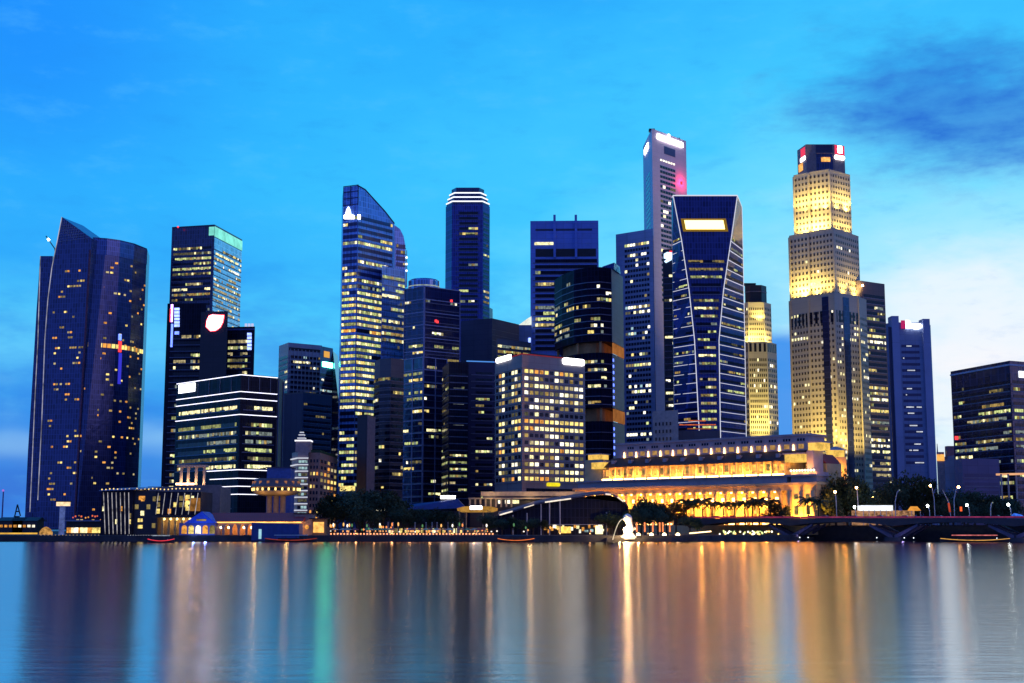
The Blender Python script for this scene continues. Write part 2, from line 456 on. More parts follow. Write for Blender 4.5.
# ================================================================== THE SETTING
def water_mat():
    m, t = mat_base('bay_water')
    oc = t.n('ShaderNodeTexCoord').outputs['Object']
    p = t.n('ShaderNodeBsdfAnisotropic'); p.distribution = 'BECKMANN'                  # a long exposure smooths the swell: slopes run in from the bay
    p.inputs['Color'].default_value = (0.84, 0.79, 0.80, 1); p.inputs['Roughness'].default_value = 0.2; p.inputs['Anisotropy'].default_value = 0.3
    tg = t.n('ShaderNodeCombineXYZ'); tg.inputs[0].default_value = 1.0; t.l(tg.outputs[0], p.inputs['Tangent'])
    df = t.n('ShaderNodeBsdfDiffuse'); df.inputs[0].default_value = (0.01, 0.03, 0.06, 1)
    fr = t.n('ShaderNodeFresnel'); fr.inputs[0].default_value = 1.33
    mx = t.n('ShaderNodeMixShader'); t.l(t.math('MULTIPLY_ADD', fr.outputs[0], 1.5, 0.15, clamp=True), mx.inputs[0]); t.l(df.outputs[0], mx.inputs[1]); t.l(p.outputs[0], mx.inputs[2])
    mp = t.n('ShaderNodeMapping'); t.l(oc, mp.inputs[0]); mp.inputs['Scale'].default_value = (0.35, 1.0, 1)
    h = t.math('ADD', t.math('MULTIPLY', t.noise(mp.outputs[0], 0.9, 5, 0.6), 0.8), t.math('MULTIPLY', t.noise(mp.outputs[0], 0.12, 3), 1.2))
    b = t.n('ShaderNodeBump'); b.inputs['Strength'].default_value = 0.085; b.inputs['Distance'].default_value = 0.5
    t.l(h, b.inputs['Height']); t.l(b.outputs[0], p.inputs['Normal'])
    o = t.n('ShaderNodeOutputMaterial'); t.l(mx.outputs[0], o.inputs[0]); return m
mb = MB(); mb.poly([(-6000, -300, 0), (6000, -300, 0), (6000, 9000, 0), (-6000, 9000, 0)], water_mat())
struct(mb.build('water'))
# the land: one sheet behind the quay line
GROUND = plain('ground_paving', (0.05, 0.05, 0.055), 0.8, scale=0.05)
CONC = plain('concrete', (0.045, 0.045, 0.05), 0.8, scale=0.2, var=.4)
quay = [(-900, 800), (-232, 640), (-232, 560), (20, 548), (75, 548), (120, 585), (150, 650), (900, 650), (4000, 900), (4000, 8800), (-4000, 8800), (-900, 8800)]
mb = MB(); mb.prism(quay, -1.0, GZ, CONC, GROUND); struct(mb.build('quay_ground'))
def hills():
    mb = MB(); n = 60
    fr = []; 
    for i in range(n+1):
        x = lerp(-1800, 2200, i/n); h = 8+14*abs(math.sin(i*0.7)+0.6*math.sin(i*1.9+1)); fr.append((x, h))
    rings = [[(x, 4200, GZ) for x, h in fr], [(x, 4260, h) for x, h in fr], [(x, 4500, h*0.9) for x, h in fr], [(x, 4700, GZ) for x, h in fr]]
    mb.loft(rings, plain('far_land', (0.02, 0.03, 0.04), 0.9), cap=False, closed=False); struct(mb.build('hills'))
hills()

CLAD_NAVY = wall('clad_navy', (0.045, 0.05, 0.11), 0.35, metal=0.2)
CLAD_GREY = wall('clad_grey', (0.2, 0.21, 0.27), 0.5)
CLAD_DARK = wall('clad_dark', (0.03, 0.03, 0.045), 0.4)
CLAD_BROWN = wall('clad_brown', (0.12, 0.1, 0.12), 0.5)
CLAD_BLUE = wall('clad_blue', (0.18, 0.3, 0.8), 0.45, metal=0.1)
CLAD_PINK = wall('clad_pale_granite', (0.8, 0.64, 0.74), 0.5, var=.12, joint=.75)
CLAD_STONE = wall('clad_stone', (0.5, 0.47, 0.38), 0.6, var=0.12, joint=0.75)
CLAD_PURP = wall('clad_purple', (0.22, 0.29, 0.48), 0.45)
STEEL = plain('pale_frame', (0.55, 0.55, 0.62), 0.45)

# ================================================================== THE TOWERS, left to right
# ---- 1 twin sail towers
def sail():
    Y = 1000
    c = at(85, 520, Y)
    t = thing('sail_tower', 'dark twin residential tower at the far left with a pointed sail shaped top', 'skyscraper', (c.x, Y+20, GZ))
    # left blade: cut from its outline, 34 m thick
    pl = Face(at(38, 400, Y+6).xy, at(91, 400, Y-4).xy)
    outl = [(36, 529), (38, 500), (39.5, 470), (42, 420), (45, 340), (48, 300), (52, 268), (57, 243), (62, 217), (76, 227), (92, 238.5), (88, 290), (82, 380), (75.5, 500), (74.5, 529)]
    def prismface(f, o, th, mat):
        mb = MB(); fr = []; bk = []
        for px, py in o:
            u, z = f.uz(px, py); z = max(z, GZ); fr.append(f.p(u, z, 0)); bk.append(f.p(u, z, -th))
        mb.poly(fr, mat); mb.poly(bk[::-1], mat)
        for i in range(len(o)): j = (i+1) % len(o); mb.poly([fr[i], bk[i], bk[j], fr[j]], mat)
        return mb
    body = glass('glass_sail', (0.05, 0.07, 0.2), metal=0.45, rough=0.25)
    prismface(pl, outl, 30, body).build('pointed_blade', t)
    FINL = lit('fin_glow', (.75, .75, .95), .5, var=.7, scale=.06)
    # bright edge line and the lit lattice in its tip
    mb = MB()
    e = [pl.uz(px, py) for px, py in outl[1:9]]
    for (u0, z0), (u1, z1) in zip(e, e[1:]): mb.tube(pl.p(u0, z0, 0.3), pl.p(u1, z1, 0.3), 0.3, FINL, n=5)
    mb.build('edge_fin', t)
    mb = MB()
    for i in range(9):
        a = pl.uz(61.5-i*0.3, 221+i*2.6); b = pl.uz(min(90, 64+i*3.4), 221+i*2.1); mb.tube(pl.p(*a, 0.25), pl.p(*b, 0.25), 0.12, STEEL, n=4)
        a = pl.uz(62.5+i*2.2, 219+i*1.3); b = pl.uz(62.5+i*1.6, 232+i*1.0); mb.tube(pl.p(*a, 0.3), pl.p(*b, 0.3), 0.1, STEEL, n=4)
    mb.build('tip_lattice', t)
    # rear slab
    pr = Face(at(24, 400, Y+36).xy, at(60, 400, Y+36).xy)
    rear = [(24, 529), (25, 515), (28, 450), (33, 370), (36.5, 310), (38.5, 282), (40, 256), (52.5, 256), (58, 529)]
    prismface(pr, rear, 24, body).build('slim_slab', t)
    mb = MB(); e = [pr.uz(px, py) for px, py in [(30, 512), (32, 470), (35, 400), (38, 340), (40.5, 256)]]
    for (u0, z0), (u1, z1) in zip(e, e[1:]): mb.tube(pr.p(u0, z0, 0.3), pr.p(u1, z1, 0.3), 0.3, FINL, n=5)
    mb.build('edge_fin', t)
    # right tower with a gently bowed front
    pts = [(93, 237.2), (107, 238.2), (120, 240), (134, 243.3), (147, 248.5)]
    H = at(93, 237.2, Y+4).z; V = [onz(a, b, H).xy for a, b in pts]
    back = [V[-1]+Vector((-6, 30)), V[0]+Vector((0, 44))]
    mb = MB(); L0 = at(75.5, 525, Y-1).xy
    lowV = [L0]+V[1:]; lowB = back[:1]+[L0+Vector((0, 40))]
    mb.loft([[(p.x, p.y, GZ) for p in lowV+lowB], [(p.x, p.y, H) for p in V+back]], body); mb.build('bowed_tower', t)
    fs = [Face([(GZ, a0.x, a0.y), (H, a1.x, a1.y)], [(GZ, b0.x, b0.y), (H, b1.x, b1.y)]) for a0, a1, b0, b1 in zip(lowV, V, lowV[1:], V[1:])]
    z = zat(253, Y); mb = MB()
    for f in fs: slab(mb, f, 0, f.width(z), z, H-1.0, 0.4, -0.1, glass('glass_crown', (0.08, 0.12, 0.32), metal=0.6, rough=0.3))
    mb.build('crown_band', t)
    mb = MB(); e = [pl.uz(lerp(90.3, 75, q/12), lerp(250, 515, q/12)) for q in range(13)]
    mb.loft([[pl.p(u-.6, z, .1), pl.p(u+.6, z, .1), pl.p(u+.6, z, .7), pl.p(u-.6, z, .7)] for u, z in e], plain('seam_red', (0.22, 0.06, 0.1), 0.5, var=.5))
    mb.build('seam_fin', t)
    # lit flats
    cl = []
    for z in levels(H-14, GZ+8, 3.9):
        for f in fs:
            wd = f.width(z); n = max(1, int(wd/2.6))
            for i in range(n):
                if random.random() < (0.07 if random.random() < .7 else 0.3): cl.append((f, i*wd/n+0.3, z, wd/n*0.68, 1.4, random.choice(PAL['home'])))
    zb = zat(346, Y)
    for f in fs[:]:
        wd = f.width(zb); n = int(wd/2.6)
        for i in range(n): cl.append((f, i*wd/n+0.3, zb, wd/n*0.8, 3.2, random.choice([LY, LO, LY, LD])))
    for _ in range(58):
        py = random.uniform(262, 505); q = (py-240)/280
        px = random.uniform(lerp(56, 42, q**.6)+2, lerp(89, 76, q)-4)
        u, z = pl.uz(px, py); z = GZ+round((z-GZ)/3.9)*3.9
        for k in range(random.choice([1, 1, 2, 3])): cl.append((pl, u+k*2.1, z, 1.6, 1.4, random.choice(PAL['home'])))
    random.shuffle(cl); grid(t, cl, 100)
    f = fs[1]; 
    for (x0, x1, y0, y1, m) in [(118.5, 121, 334, 340, NEONB), (118.5, 121, 341, 352, NEONR), (118.8, 120.4, 353, 384, lit('deep_blue', (0.05, 0.05, 0.8), .8, var=0))]:
        sign(t, fs[2], x0, y0, x1, y1, m, name='facade_lamp', off=0.5)
    # roof crane with its work lamp
    a = at(55, 249, Y+20); b = at(46, 236, Y+20); mb = MB(); mb.tube(a, b, 0.4, DARKM); mb.tube(a, at(56, 262, Y+20), 0.5, DARKM); k = mb.build('roof_crane', t)
    mb = MB(); mb.ball(at(48.5, 239.5, Y+19), 0.9, LAMPW); mb.build('work_lamp', k)
sail()

# ---- 2 banded glass tower with a teal lit crown
def teal_tower():
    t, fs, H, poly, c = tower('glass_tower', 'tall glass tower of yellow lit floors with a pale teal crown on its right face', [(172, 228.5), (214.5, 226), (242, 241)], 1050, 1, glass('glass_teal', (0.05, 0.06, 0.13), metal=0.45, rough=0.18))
    side = glass('glass_side_sky', (0.3, 0.4, 0.62), metal=0.85, rough=0.2)  # paler glass puts the sky's reflection into this face's colour
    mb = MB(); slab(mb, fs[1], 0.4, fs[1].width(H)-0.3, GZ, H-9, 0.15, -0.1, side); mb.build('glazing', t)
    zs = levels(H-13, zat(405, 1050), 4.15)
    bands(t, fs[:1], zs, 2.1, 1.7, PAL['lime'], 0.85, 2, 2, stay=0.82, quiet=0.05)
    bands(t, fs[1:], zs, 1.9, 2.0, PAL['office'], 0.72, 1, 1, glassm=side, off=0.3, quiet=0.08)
    mb = MB(); f = fs[1]
    cm = lit('crown_teal', (0.26, 0.95, 0.82), 0.95, var=0.3, scale=0.12)
    slab(mb, f, 0.3, f.width(H), H-8.2, H-0.3, 0.5, -0.1, cm); slab(mb, fs[0], fs[0].width(H)-4.5, fs[0].width(H)-0.2, H-7.5, H-0.6, 0.4, -0.1, cm); mb.build('crown', t)
    parapet(t, fs, H, CLAD_NAVY)
    mb = MB(); mb.ball(at(178, 227, 1052), 0.8, NEONR); mb.build('beacon', t)
teal_tower()

# ---- 3 black tower with the leaf shaped sign
def leaf_tower():
    Y = 980
    t, f1, H1, p1, c = tower('office_tower', 'black office block with a glowing white leaf shaped sign and blue neon edges', [(167.5, 303.5), (206, 303)], Y, 1, BLACKG, depth=40, bodyname='corner_wing')
    _, f2, H2, p2, _ = tower('x', '', [(201, 312), (228, 311)], Y-14, 0, CLAD_DARK, depth=45, bodyname='sign_slab', parent=t)
    _, f3, H3, p3, _ = tower('x', '', [(226, 327), (255, 326.5)], Y-4, 0, BLACKG, depth=40, bodyname='stepped_wing', parent=t)
    zl = levels(zat(332, Y), zat(500, Y), 4.6, 0)
    bands(t, f1, zl, 2.4, 1.8, PAL['lime'], 0.6, 6, 1, quiet=0.15)
    zr = levels(zat(338, Y), zat(400, Y), 4.6, 0)
    bands(t, f3, zr, 2.4, 1.8, PAL['lime'], 0.7, 2, 5, quiet=0.1)
    # leaf sign on the slab: white leaf in a red halo board
    f = f2[0]
    leaf = [(206.8, 326.5), (207.5, 321), (209.5, 316.5), (212.5, 315.2), (223.5, 315.8), (222.5, 322), (220, 327), (216, 330), (211, 330.6)]
    def board(pts, off, mat, name):
        mb = MB(); fr = [f.p(*f.uz(a, b), off) for a, b in pts]; bk = [f.p(*f.uz(a, b), 0.0) for a, b in pts]
        mb.poly(fr, mat)
        for i in range(len(pts)): j = (i+1) % len(pts); mb.poly([fr[i], bk[i], bk[j], fr[j]], mat)
        return mb.build(name, t)
    cx = sum(p[0] for p in leaf)/len(leaf); cy = sum(p[1] for p in leaf)/len(leaf)
    board([(cx+(a-cx)*1.1, cy+(b-cy)*1.1) for a, b in leaf], 0.5, lit('leaf_red', (1.0, 0.06, 0.08), 9.0, var=0, sample=True), 'sign_rim')
    board(leaf, 0.8, SIGNW, 'leaf_sign')
    # blue neon
    for a, b, cc, d in [(171.2, 304.5, 172.6, 322), (171.4, 324, 172.4, 347)]: sign(t, f1[0], a, b, cc, d, NEONB if b > 320 else lit('neon_violet', (0.6, 0.3, 1.0), 5, var=0, sample=True), 'neon_edge')
    sign(t, f1[0], 170.2, 309, 171.2, 322, NEONR, 'neon_edge')
    for k in range(6): sign(t, f1[0], 174.5, 308+k*3.3, 179.5, 310.4+k*3.3, lit('neon_panel', (0.25, 0.35, 1.0), 3.0, var=.4), 'neon_panel')
    sign(t, f1[0], 175, 331.5, 179, 334.5, NEONB, 'neon_panel')
    for k in range(5): sign(t, f3[0], 247.5, 333+k*3.6, 251.5, 335.6+k*3.6, lit('neon_panel', (0.25, 0.35, 1.0), 3.0, var=.4), 'neon_panel')
    strip(t, f3, H3-2.6, plain('rail_blue', (0.1, 0.12, 0.35)), 1.2, 0.5, 'roof_rail')
    for k in range(3): 
        a = at(246+k*3.2, 325.5, Y-2); mb = MB(); mb.box((a.x, a.y, H3+1.4), (1.6, 1.5, 2.8), lit('neon_cube', (0.6, 0.65, 1.0), 0.9, var=0)); mb.build('roof_lamp', t)
leaf_tower()

# ---- 4 low black block ringed with white light lines
def lines_block():
    Y = 800
    t, fs, H, poly, c = tower('office_block', 'black angular office block ringed by white light lines with one white rectangular sign', [(177, 383.2), (241, 373.8), (277.5, 377), (284.5, 381)], Y, 1, BLACKG, depth=50)
    for py in [374.5, 391.3, 398.3, 414.2]: strip(t, fs[:2], zat(py, Y)-0.3, NEON, 0.38)
    for py, a, b in [(469.5, 207, 268), (478, 210, 265), (486, 214, 262), (494, 217, 262)]:
        u0, _ = fs[0].uz(a, py+4); u1, _ = fs[1].uz(b, py); z = zat(py, Y)-0.3; mb = MB()
        slab(mb, fs[0], u0, fs[0].width(z), z, z+0.38, 0.35, -0.1, NEON); slab(mb, fs[1], 0, u1, z, z+0.38, 0.35, -0.1, NEON); mb.build('light_strip', t)
    sign(t, fs[0], 179.5, 385.0, 195, 393.5, lit('sign_cool', (0.85, 0.88, 1), 4.0, var=0.1, sample=True))
    for k in range(7):
        f = fs[0] if k < 4 else fs[1]; u = (f.width(H)*(0.35+0.17*k)) if k < 4 else f.width(H)*(0.2+0.3*(k-4))
        mb = MB(); slab(mb, f, u, u+0.4, zat(390, Y), zat(376, Y), 0.3, -0.1, plain('mullion_grey', (0.2, 0.2, 0.25))); mb.build('mullion', t)
    bands(t, fs[:2], [zat(py, Y) for py in (409, 426, 434.5, 443, 451.5, 460, 468)], 2.3, 1.9, PAL['lime'], 0.78, 4, 3, stay=0.85, quiet=0.1)
    bands(t, fs[:2], [zat(508, Y)], 4.0, 3.0, [LC, LG], 0.97, 30, 12, quiet=0)
    u = fs[2].width(H); mb = MB()
    for q in (0.15, 0.85): slab(mb, fs[2], u*q, u*q+0.5, GZ, H-1, 0.4, -0.1, plain('fin_blue', (0.12, 0.16, 0.4)))
    mb.build('corner_fin', t)
    roofbox(t, poly, H, 0.5, 3.0)
lines_block()

# ---- 5 pale slab with ribbon floors, and its stepped neighbour
def grey_pair():
    Y = 1100
    t, fs, H, poly, c = tower('office_tower', 'pale grey ribbed office slab behind the dark purple block', [(279, 346), (288.5, 342.5), (322, 345.5)], Y, 1, wall('clad_palegrey', (0.52, 0.5, 0.56), 0.5))
    bands(t, fs[1:], levels(H-7, zat(440, Y), 4.2), 2.0, 1.6, PAL['cool'], 0.3, 1.5, 1.5, quiet=.2, glassm=DARKW)
    bands(t, fs[:1], levels(H-7, zat(440, Y), 4.2), 2.0, 1.6, PAL['cool'], 0.1, 1, 1)
    for k in range(9):
        f = fs[1]; u = f.width(H)*(k+0.5)/9; mb = MB(); slab(mb, f, u, u+0.5, zat(440, Y), H-5, 0.5, -0.1, STEEL); mb.build('mullion', t)
    mb = MB(); slab(mb, fs[1], 0.5, fs[1].width(H)-.5, H-6.2, H-3.8, 0.2, -0.1, DARKM); mb.build('louvre_band', t)
    t2, f2, H2, p2, _ = tower('office_tower', 'dark blue tapering tower with a small green lit sign and orange window', [(320.5, 346), (333, 348.5)], Y-40, 0, NAVYG, depth=40)
    mb = MB(); L = onz(333, 348.5, H2); Rr = at(339.5, 470, Y-38)
    mb.prism([L.xy, (Rr.x, Rr.y), (Rr.x, Rr.y+30), (L.x, L.y+30)], GZ, [H2-2, zat(420, Y), zat(420, Y), H2-2], NAVYG); mb.build('sloped_wing', t2)
    bands(t2, f2, levels(H2-18, zat(480, Y), 4.2), 1.8, 1.6, PAL['cool'], 0.45, 0.5, 0.5)
    sign(t2, f2[0], 322.5, 361.5, 332, 366.5, lit('sign_green', (0.12, 1.0, 0.45), 22.0, var=0, sample=True))
    sign(t2, f2[0], 324, 351, 329, 357, lit('sign_amber', (1.0, 0.5, 0.1), 0.8, var=0), 'lit_panel')
    t3, f3, H3, p3, _ = tower('office_block', 'dark purple ribbed block standing in front of the pale grey slab', [(283.5, 395), (303, 393.5), (332, 397)], 950, 1, wall('clad_plum', (0.07, 0.065, 0.12), .5, ph=50, pw=2.2))
    bands(t3, f3[1:], levels(H3-3, zat(480, 950), 4.0), 1.7, 1.8, [LE, LD], 0.05, 1, 1, off=0.05)
    parapet(t3, f3, H3, CLAD_BROWN)
grey_pair()

# ---- 6 little white lit pagoda tower and its brick hotel
def pagoda():
    Y = 720
    t, fs, H, poly, c = tower('pagoda_tower', 'small tiered tower with white lit cornices beside the brick hotel', [(292, 453), (298, 451.5), (308.5, 451.5)], Y, 1, plain('pagoda_wall', (0.4, 0.3, 0.27)))
    zs = levels(H+3.6, GZ, 3.45, 3.6)
    for z in zs: strip(t, fs, z-0.35, lit('cornice_white', (0.8, 0.85, 1.0), 0.75, var=0), 0.55, 0.8, 'cornice')
    bands(t, fs[1:], [z+0.7 for z in zs[1:]], 1.6, 1.4, [LT, LE], 0.75, 0.4, 0.4, quiet=0)
    cc = c
    def tier(px0, px1, py0, py1, mat, nm):
        x0 = at(px0, py0, Y+4).x; x1 = at(px1, py0, Y+4).x; w_ = (x1-x0)/2; mb = MB()
        mb.box(((x0+x1)/2, Y+6, (zat(py0, Y)+zat(py1, Y))/2), (2*w_, 2*w_, abs(zat(py0, Y)-zat(py1, Y))), mat); return mb.build(nm, t)
    tier(296, 310.5, 452, 441, plain('pagoda_wall', (0.4, 0.3, 0.27)), 'stage')
    tier(295.3, 311.2, 441, 439.6, lit('cornice_white2', (0.9, 0.9, 1.0), 1.3, var=0), 'cornice')
    for k, (a, b, y) in enumerate([(297.3, 305.2, 437.5), (298.4, 304.2, 434.2), (299.4, 303.2, 431.6)]):
        tier(a+0.5, b-0.5, y+2, y-0.8, plain('pagoda_roof', (0.2, 0.18, 0.22)), 'spire_tier'); tier(a, b, y+0.5, y-0.4, lit('cornice_white', (0.8, 0.85, 1.0), 0.75, var=0), 'cornice')
    mast(t, at(301, 430, Y+6).x, Y+6, zat(431, Y), zat(427, Y), 0.25)
    t2, f2, H2, p2, _ = tower('brick_hotel', 'brick red low hotel with amber lit windows right of the pagoda tower', [(309, 452.5), (320, 452.5), (337, 458)], Y+6, 1, plain('brick_red', (0.42, 0.26, 0.2), 0.8, scale=0.4))
    cl = []
    for f, n in ((f2[0], 3), (f2[1], 5)): cl += cells(f, GZ+4, H2-1.5, 3.4, n, 0.55, 0.5, PAL['home'], 0.55, 0.5, 0.5)
    grid(t2, cl, 100); parapet(t2, f2, H2, plain('roof_garden', (0.03, 0.08, 0.03), var=.6), 1.4, 'roof_garden')
pagoda()

# ---- 7 curved glass sail top office
def curved():
    Y = 900
    A = at(341, 330, Y).xy; B = at(356.2, 330, Y-5).xy; Cc = at(393, 330, Y+22).xy; D = at(405, 330, Y+8).xy
    m = glass('glass_curved', (0.16, 0.3, 0.7), metal=0.4, rough=0.25)
    t = thing('curved_tower', 'glass tower with a curved sweeping top and a white spire shaped sign', 'skyscraper', (B.x, Y+20, GZ))
    f0, f1 = Face(A, B), Face(B, Cc)
    top = [(357, 185), (365, 189.5), (375, 200.5), (385, 211.5), (394.3, 223.5)]
    tz = [f1.uz(*q) for q in top]
    fr = [f1.p(u, z) for u, z in tz]; z0 = f0.uz(343.5, 185.4)[1]
    bd = Vector((-5, 32, 0))
    ringT = [Vector((A.x, A.y, fr[0].z)), Vector((B.x, B.y, fr[0].z))]+fr[1:]
    mb = MB()
    low = [Vector((p.x, p.y, GZ)) for p in ringT]
    mb.loft([[*low, *[p+bd for p in low[::-1]]], [*ringT, *[p+bd for p in ringT[::-1]]]], m); mb.build('body', t)
    # right volume
    f2 = Face(at(381, 330, Y-2).xy, at(404.5, 330, Y+14).xy); q = [(381.5, 268), (395, 262), (405, 262)]
    mb = MB(); a, b = f2.ends(50); zt = f2.uz(390, 267)[1]
    mb.prism([a, b, b+Vector((-3, 28)), a+Vector((-1, 28))], GZ, zt, m); mb.build('wing', t)
    f3 = Face(at(394.5, 330, Y+24).xy, at(405.5, 330, Y+28).xy); o = [(394.5, 225), (400, 229), (403.5, 236), (405.5, 246), (405.5, 300), (394.5, 300)]
    mb = MB(); ff = [f3.p(*f3.uz(*k), 0) for k in o]; bb = [p+Vector((-3, 25, 0)) for p in ff]; mb.loft([ff, bb], m); mb.build('wing', t)
    # ribs of the open glass crown
    mb = MB()
    for py in (185.6, 191.5, 198, 204.5):
        z = f0.uz(350, py)[1]; slab(mb, f0, 0, f0.width(z), z-0.5, z, 0.3, -0.1, CLAD_NAVY)
    for k in range(3): slab(mb, f0, f0.width(50)*k/2-(0.4 if k else 0), f0.width(50)*k/2+0.1, f0.uz(350, 206)[1], fr[0].z, 0.35, -0.1, CLAD_NAVY)
    mb.build('crown_frame', t)
    mb = MB()
    for a, b in zip([fr[0]]+fr[1:], fr[1:]): mb.tube(a, b, 0.5, CLAD_NAVY, n=5)
    mb.build('crown_rim', t)
    # floors
    def widthcut(z):
        us = [(u, zz) for u, zz in tz]
        for (u0, z0_), (u1, z1_) in zip(us, us[1:]):
            if z1_ <= z <= z0_: return u0+(u1-u0)*(z0_-z)/(z0_-z1_)
        return us[-1][0] if z < us[-1][1] else us[0][0]
    zs = levels(fr[0].z-18, zat(488, Y), 4.3)
    zl = zat(268, Y)
    for z in zs:
        mb = MB(); py_hot = zat(300, Y) > z > zat(400, Y); act = 0.97 if py_hot else (0.62 if z <= zat(400, Y) else (0.6 if z < zat(258, Y) else 0.2))
        if abs(z-zat(247, Y)) < 2.2: act = 0.97
        pal = [LG, LG, LC, LC, LG2, LC2, LY] if z < zat(295, Y) else PAL['office']
        if abs(z-zat(334, Y)) < 2.2: pal = [LO, LY, LY]; act = .9
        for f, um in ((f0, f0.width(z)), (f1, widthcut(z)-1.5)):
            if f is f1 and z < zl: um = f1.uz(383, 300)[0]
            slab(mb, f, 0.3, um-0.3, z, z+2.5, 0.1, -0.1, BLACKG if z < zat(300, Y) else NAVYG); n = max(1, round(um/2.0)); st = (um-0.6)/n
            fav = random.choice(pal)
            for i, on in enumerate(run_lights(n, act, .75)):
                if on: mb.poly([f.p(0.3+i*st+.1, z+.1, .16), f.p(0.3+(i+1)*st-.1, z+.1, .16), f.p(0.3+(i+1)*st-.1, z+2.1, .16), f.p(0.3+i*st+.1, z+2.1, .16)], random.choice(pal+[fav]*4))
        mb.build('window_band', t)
    bands(t, [f2], [z for z in levels(zt-3, zat(362, Y), 4.3)], 2.2, 2.0, PAL['lime'], 0.5, 0.5, 0.5, glassm=m, quiet=.15)
    bands(t, [f3], levels(zat(232, Y), zat(262, Y), 4.3), 2.3, 2.0, PAL['lime'], .4, .5, .8, glassm=NAVYG, quiet=.3)
    # sign: upright spire with a broad foot
    mb = MB()
    for pts in ([(344.5, 219), (344.3, 215.5), (346, 214.5), (347, 210), (348.8, 207), (350, 210), (351, 214.5), (354.5, 215.5), (354.5, 219)], ):
        fr_ = [f0.p(*f0.uz(*k), 0.7) for k in pts]; bk_ = [f0.p(*f0.uz(*k), 0.0) for k in pts]; mb.loft([bk_, fr_], SIGNW)
    mb.build('sign', t)
    mb = MB(); u, z = f1.uz(358.5, 217); mb.box(tuple(f1.p(u, z, .5)), (2.0, 1.0, 3.0), SIGNW); mb.build('sign', t)
    sign(t, f0, 340.5, 486, 355, 491, LY, 'lobby_window')
    sign(t, f1, 357.5, 486, 366, 491, LO, 'lobby_window')
curved()

# ---- 8 lattice tower and black neighbours
def lattice():
    Y = 880
    t, fs, H, poly, c = tower('lattice_tower', 'dark blue office tower gridded by pale lattice lines stepping out halfway down', [(404.5, 289.3), (424.5, 286.2), (460, 291)], Y, 1, NAVYG)
    _, f2, H2, p2, _ = tower('x', '', [(403, 360), (423.5, 357), (447, 359.5)], Y-12, 1, NAVYG, bodyname='body', parent=t)
    def lat(faces, z0, z1, pitch, nv, nm):
        mb = MB()
        for f, n in zip(faces, nv):
            for i in range(n+1):
                u = f.width(z0)*i/n; slab(mb, f, max(0, u-0.3), min(f.width(z0), u+0.3), z0, z1, 0.5, -0.1, STEEL)
            z = z1
            while z > z0: slab(mb, f, 0, f.width(z0), z-0.3, z+0.25, 0.45, -0.1, STEEL); z -= pitch
        mb.build(nm, t)
    frm = plain('lattice_frame', (0.4, 0.42, 0.62), .5)
    globals()['STEEL'] = frm
    lat(fs, zat(362, Y), H, 8.6, (1, 1), 'lattice'); lat(f2, zat(515, Y-12), H2, 8.2, (2, 2), 'lattice')
    globals()['STEEL'] = MATS['pale_frame']
    bands(t, fs, levels(H-5, zat(360, Y), 4.3), 2.0, 1.9, PAL['office'], 0.4, .8, .8, glassm=NAVYG, quiet=.3)
    bands(t, f2, levels(H2-2, zat(505, Y), 4.1), 1.9, 1.9, PAL['office'], 0.26, .8, .8, glassm=NAVYG, quiet=.4)
    # round glass penthouse
    cp = at(424, 280, Y+14); mb = MB(); mb.lathe((cp.x, cp.y, 0), [(10.5, H-0.5), (10.5, H+5.6), (9.0, H+6.6), (0.1, H+6.7)], BLUEG, 28); ph = mb.build('penthouse', t)
    mb = MB(); mb.lathe((cp.x, cp.y, 0), [(10.7, H+1.2), (10.7, H+1.9)], lit('pent_light', (0.7, 0.85, 0.8), 0.45, var=.5), 28); mb.build('light_ring', ph)
    mb = MB(); p = at(406.3, 286, Y+3)
    mb.tube((p.x, p.y, H-0.2), (p.x, p.y, H+25), 0.5, STEEL, 0.25); mk = mb.build('mast', t)
    for k in (20, 15.5, 11): mb = MB(); mb.ball((p.x, p.y, H+k), 0.8, lit('mast_lamp', (0.9, 0.95, 1), 2.0, var=0)); mb.build('mast_lamp', mk)
    for px, py in ((451, 301), (437, 322), (435.5, 321)):
        f = fs[1]; u, z = f.uz(px, py); mb = MB(); mb.box(tuple(f.p(u, z, .5)), (1.6, .8, 1.6), NEONR); mb.build('red_lamp', t)
    # black glass in front
    t2, g, H3, p3, _ = tower('office_block', 'black glass block against the right side of the lattice tower', [(442.5, 368), (449, 361.5), (468.5, 362.5)], 810, 1, BLACKG, depth=24)
    zs = levels(H3-3, zat(498, 810), 4.1)
    bands(t2, g, zs, 1.5, 1.9, PAL['lime'], 0.1, .8, .8, pf=lambda z: 0.75 if z < zat(455, 810) else 0.12, quiet=.3)
    for py in (388, 404, 425): strip(t2, g[1:], zat(py, 810), lit('thin_line', (.6, .7, .8), .25, var=.6), 0.25, .3, 'light_strip', 3)
    t3, g, H4, p4, _ = tower('office_block', 'deep navy plain block between the black glass block and the creamy windowed building', [(466.5, 361), (497, 362)], 840, 0, wall('clad_deepnavy', (0.02, 0.025, 0.1), .4), depth=30)
    strip(t3, g, H4-0.4, lit('edge_blue', (0.1, 0.35, 1.0), 0.8, var=0), 0.7, .3)
    bands(t3, g, levels(H4-3, zat(500, 840), 4.1), 1.6, 1.9, PAL['lime'], 0.1, 6, 3, pf=lambda z: 0.6 if z < zat(452, 840) else 0.1, quiet=.35)
lattice()

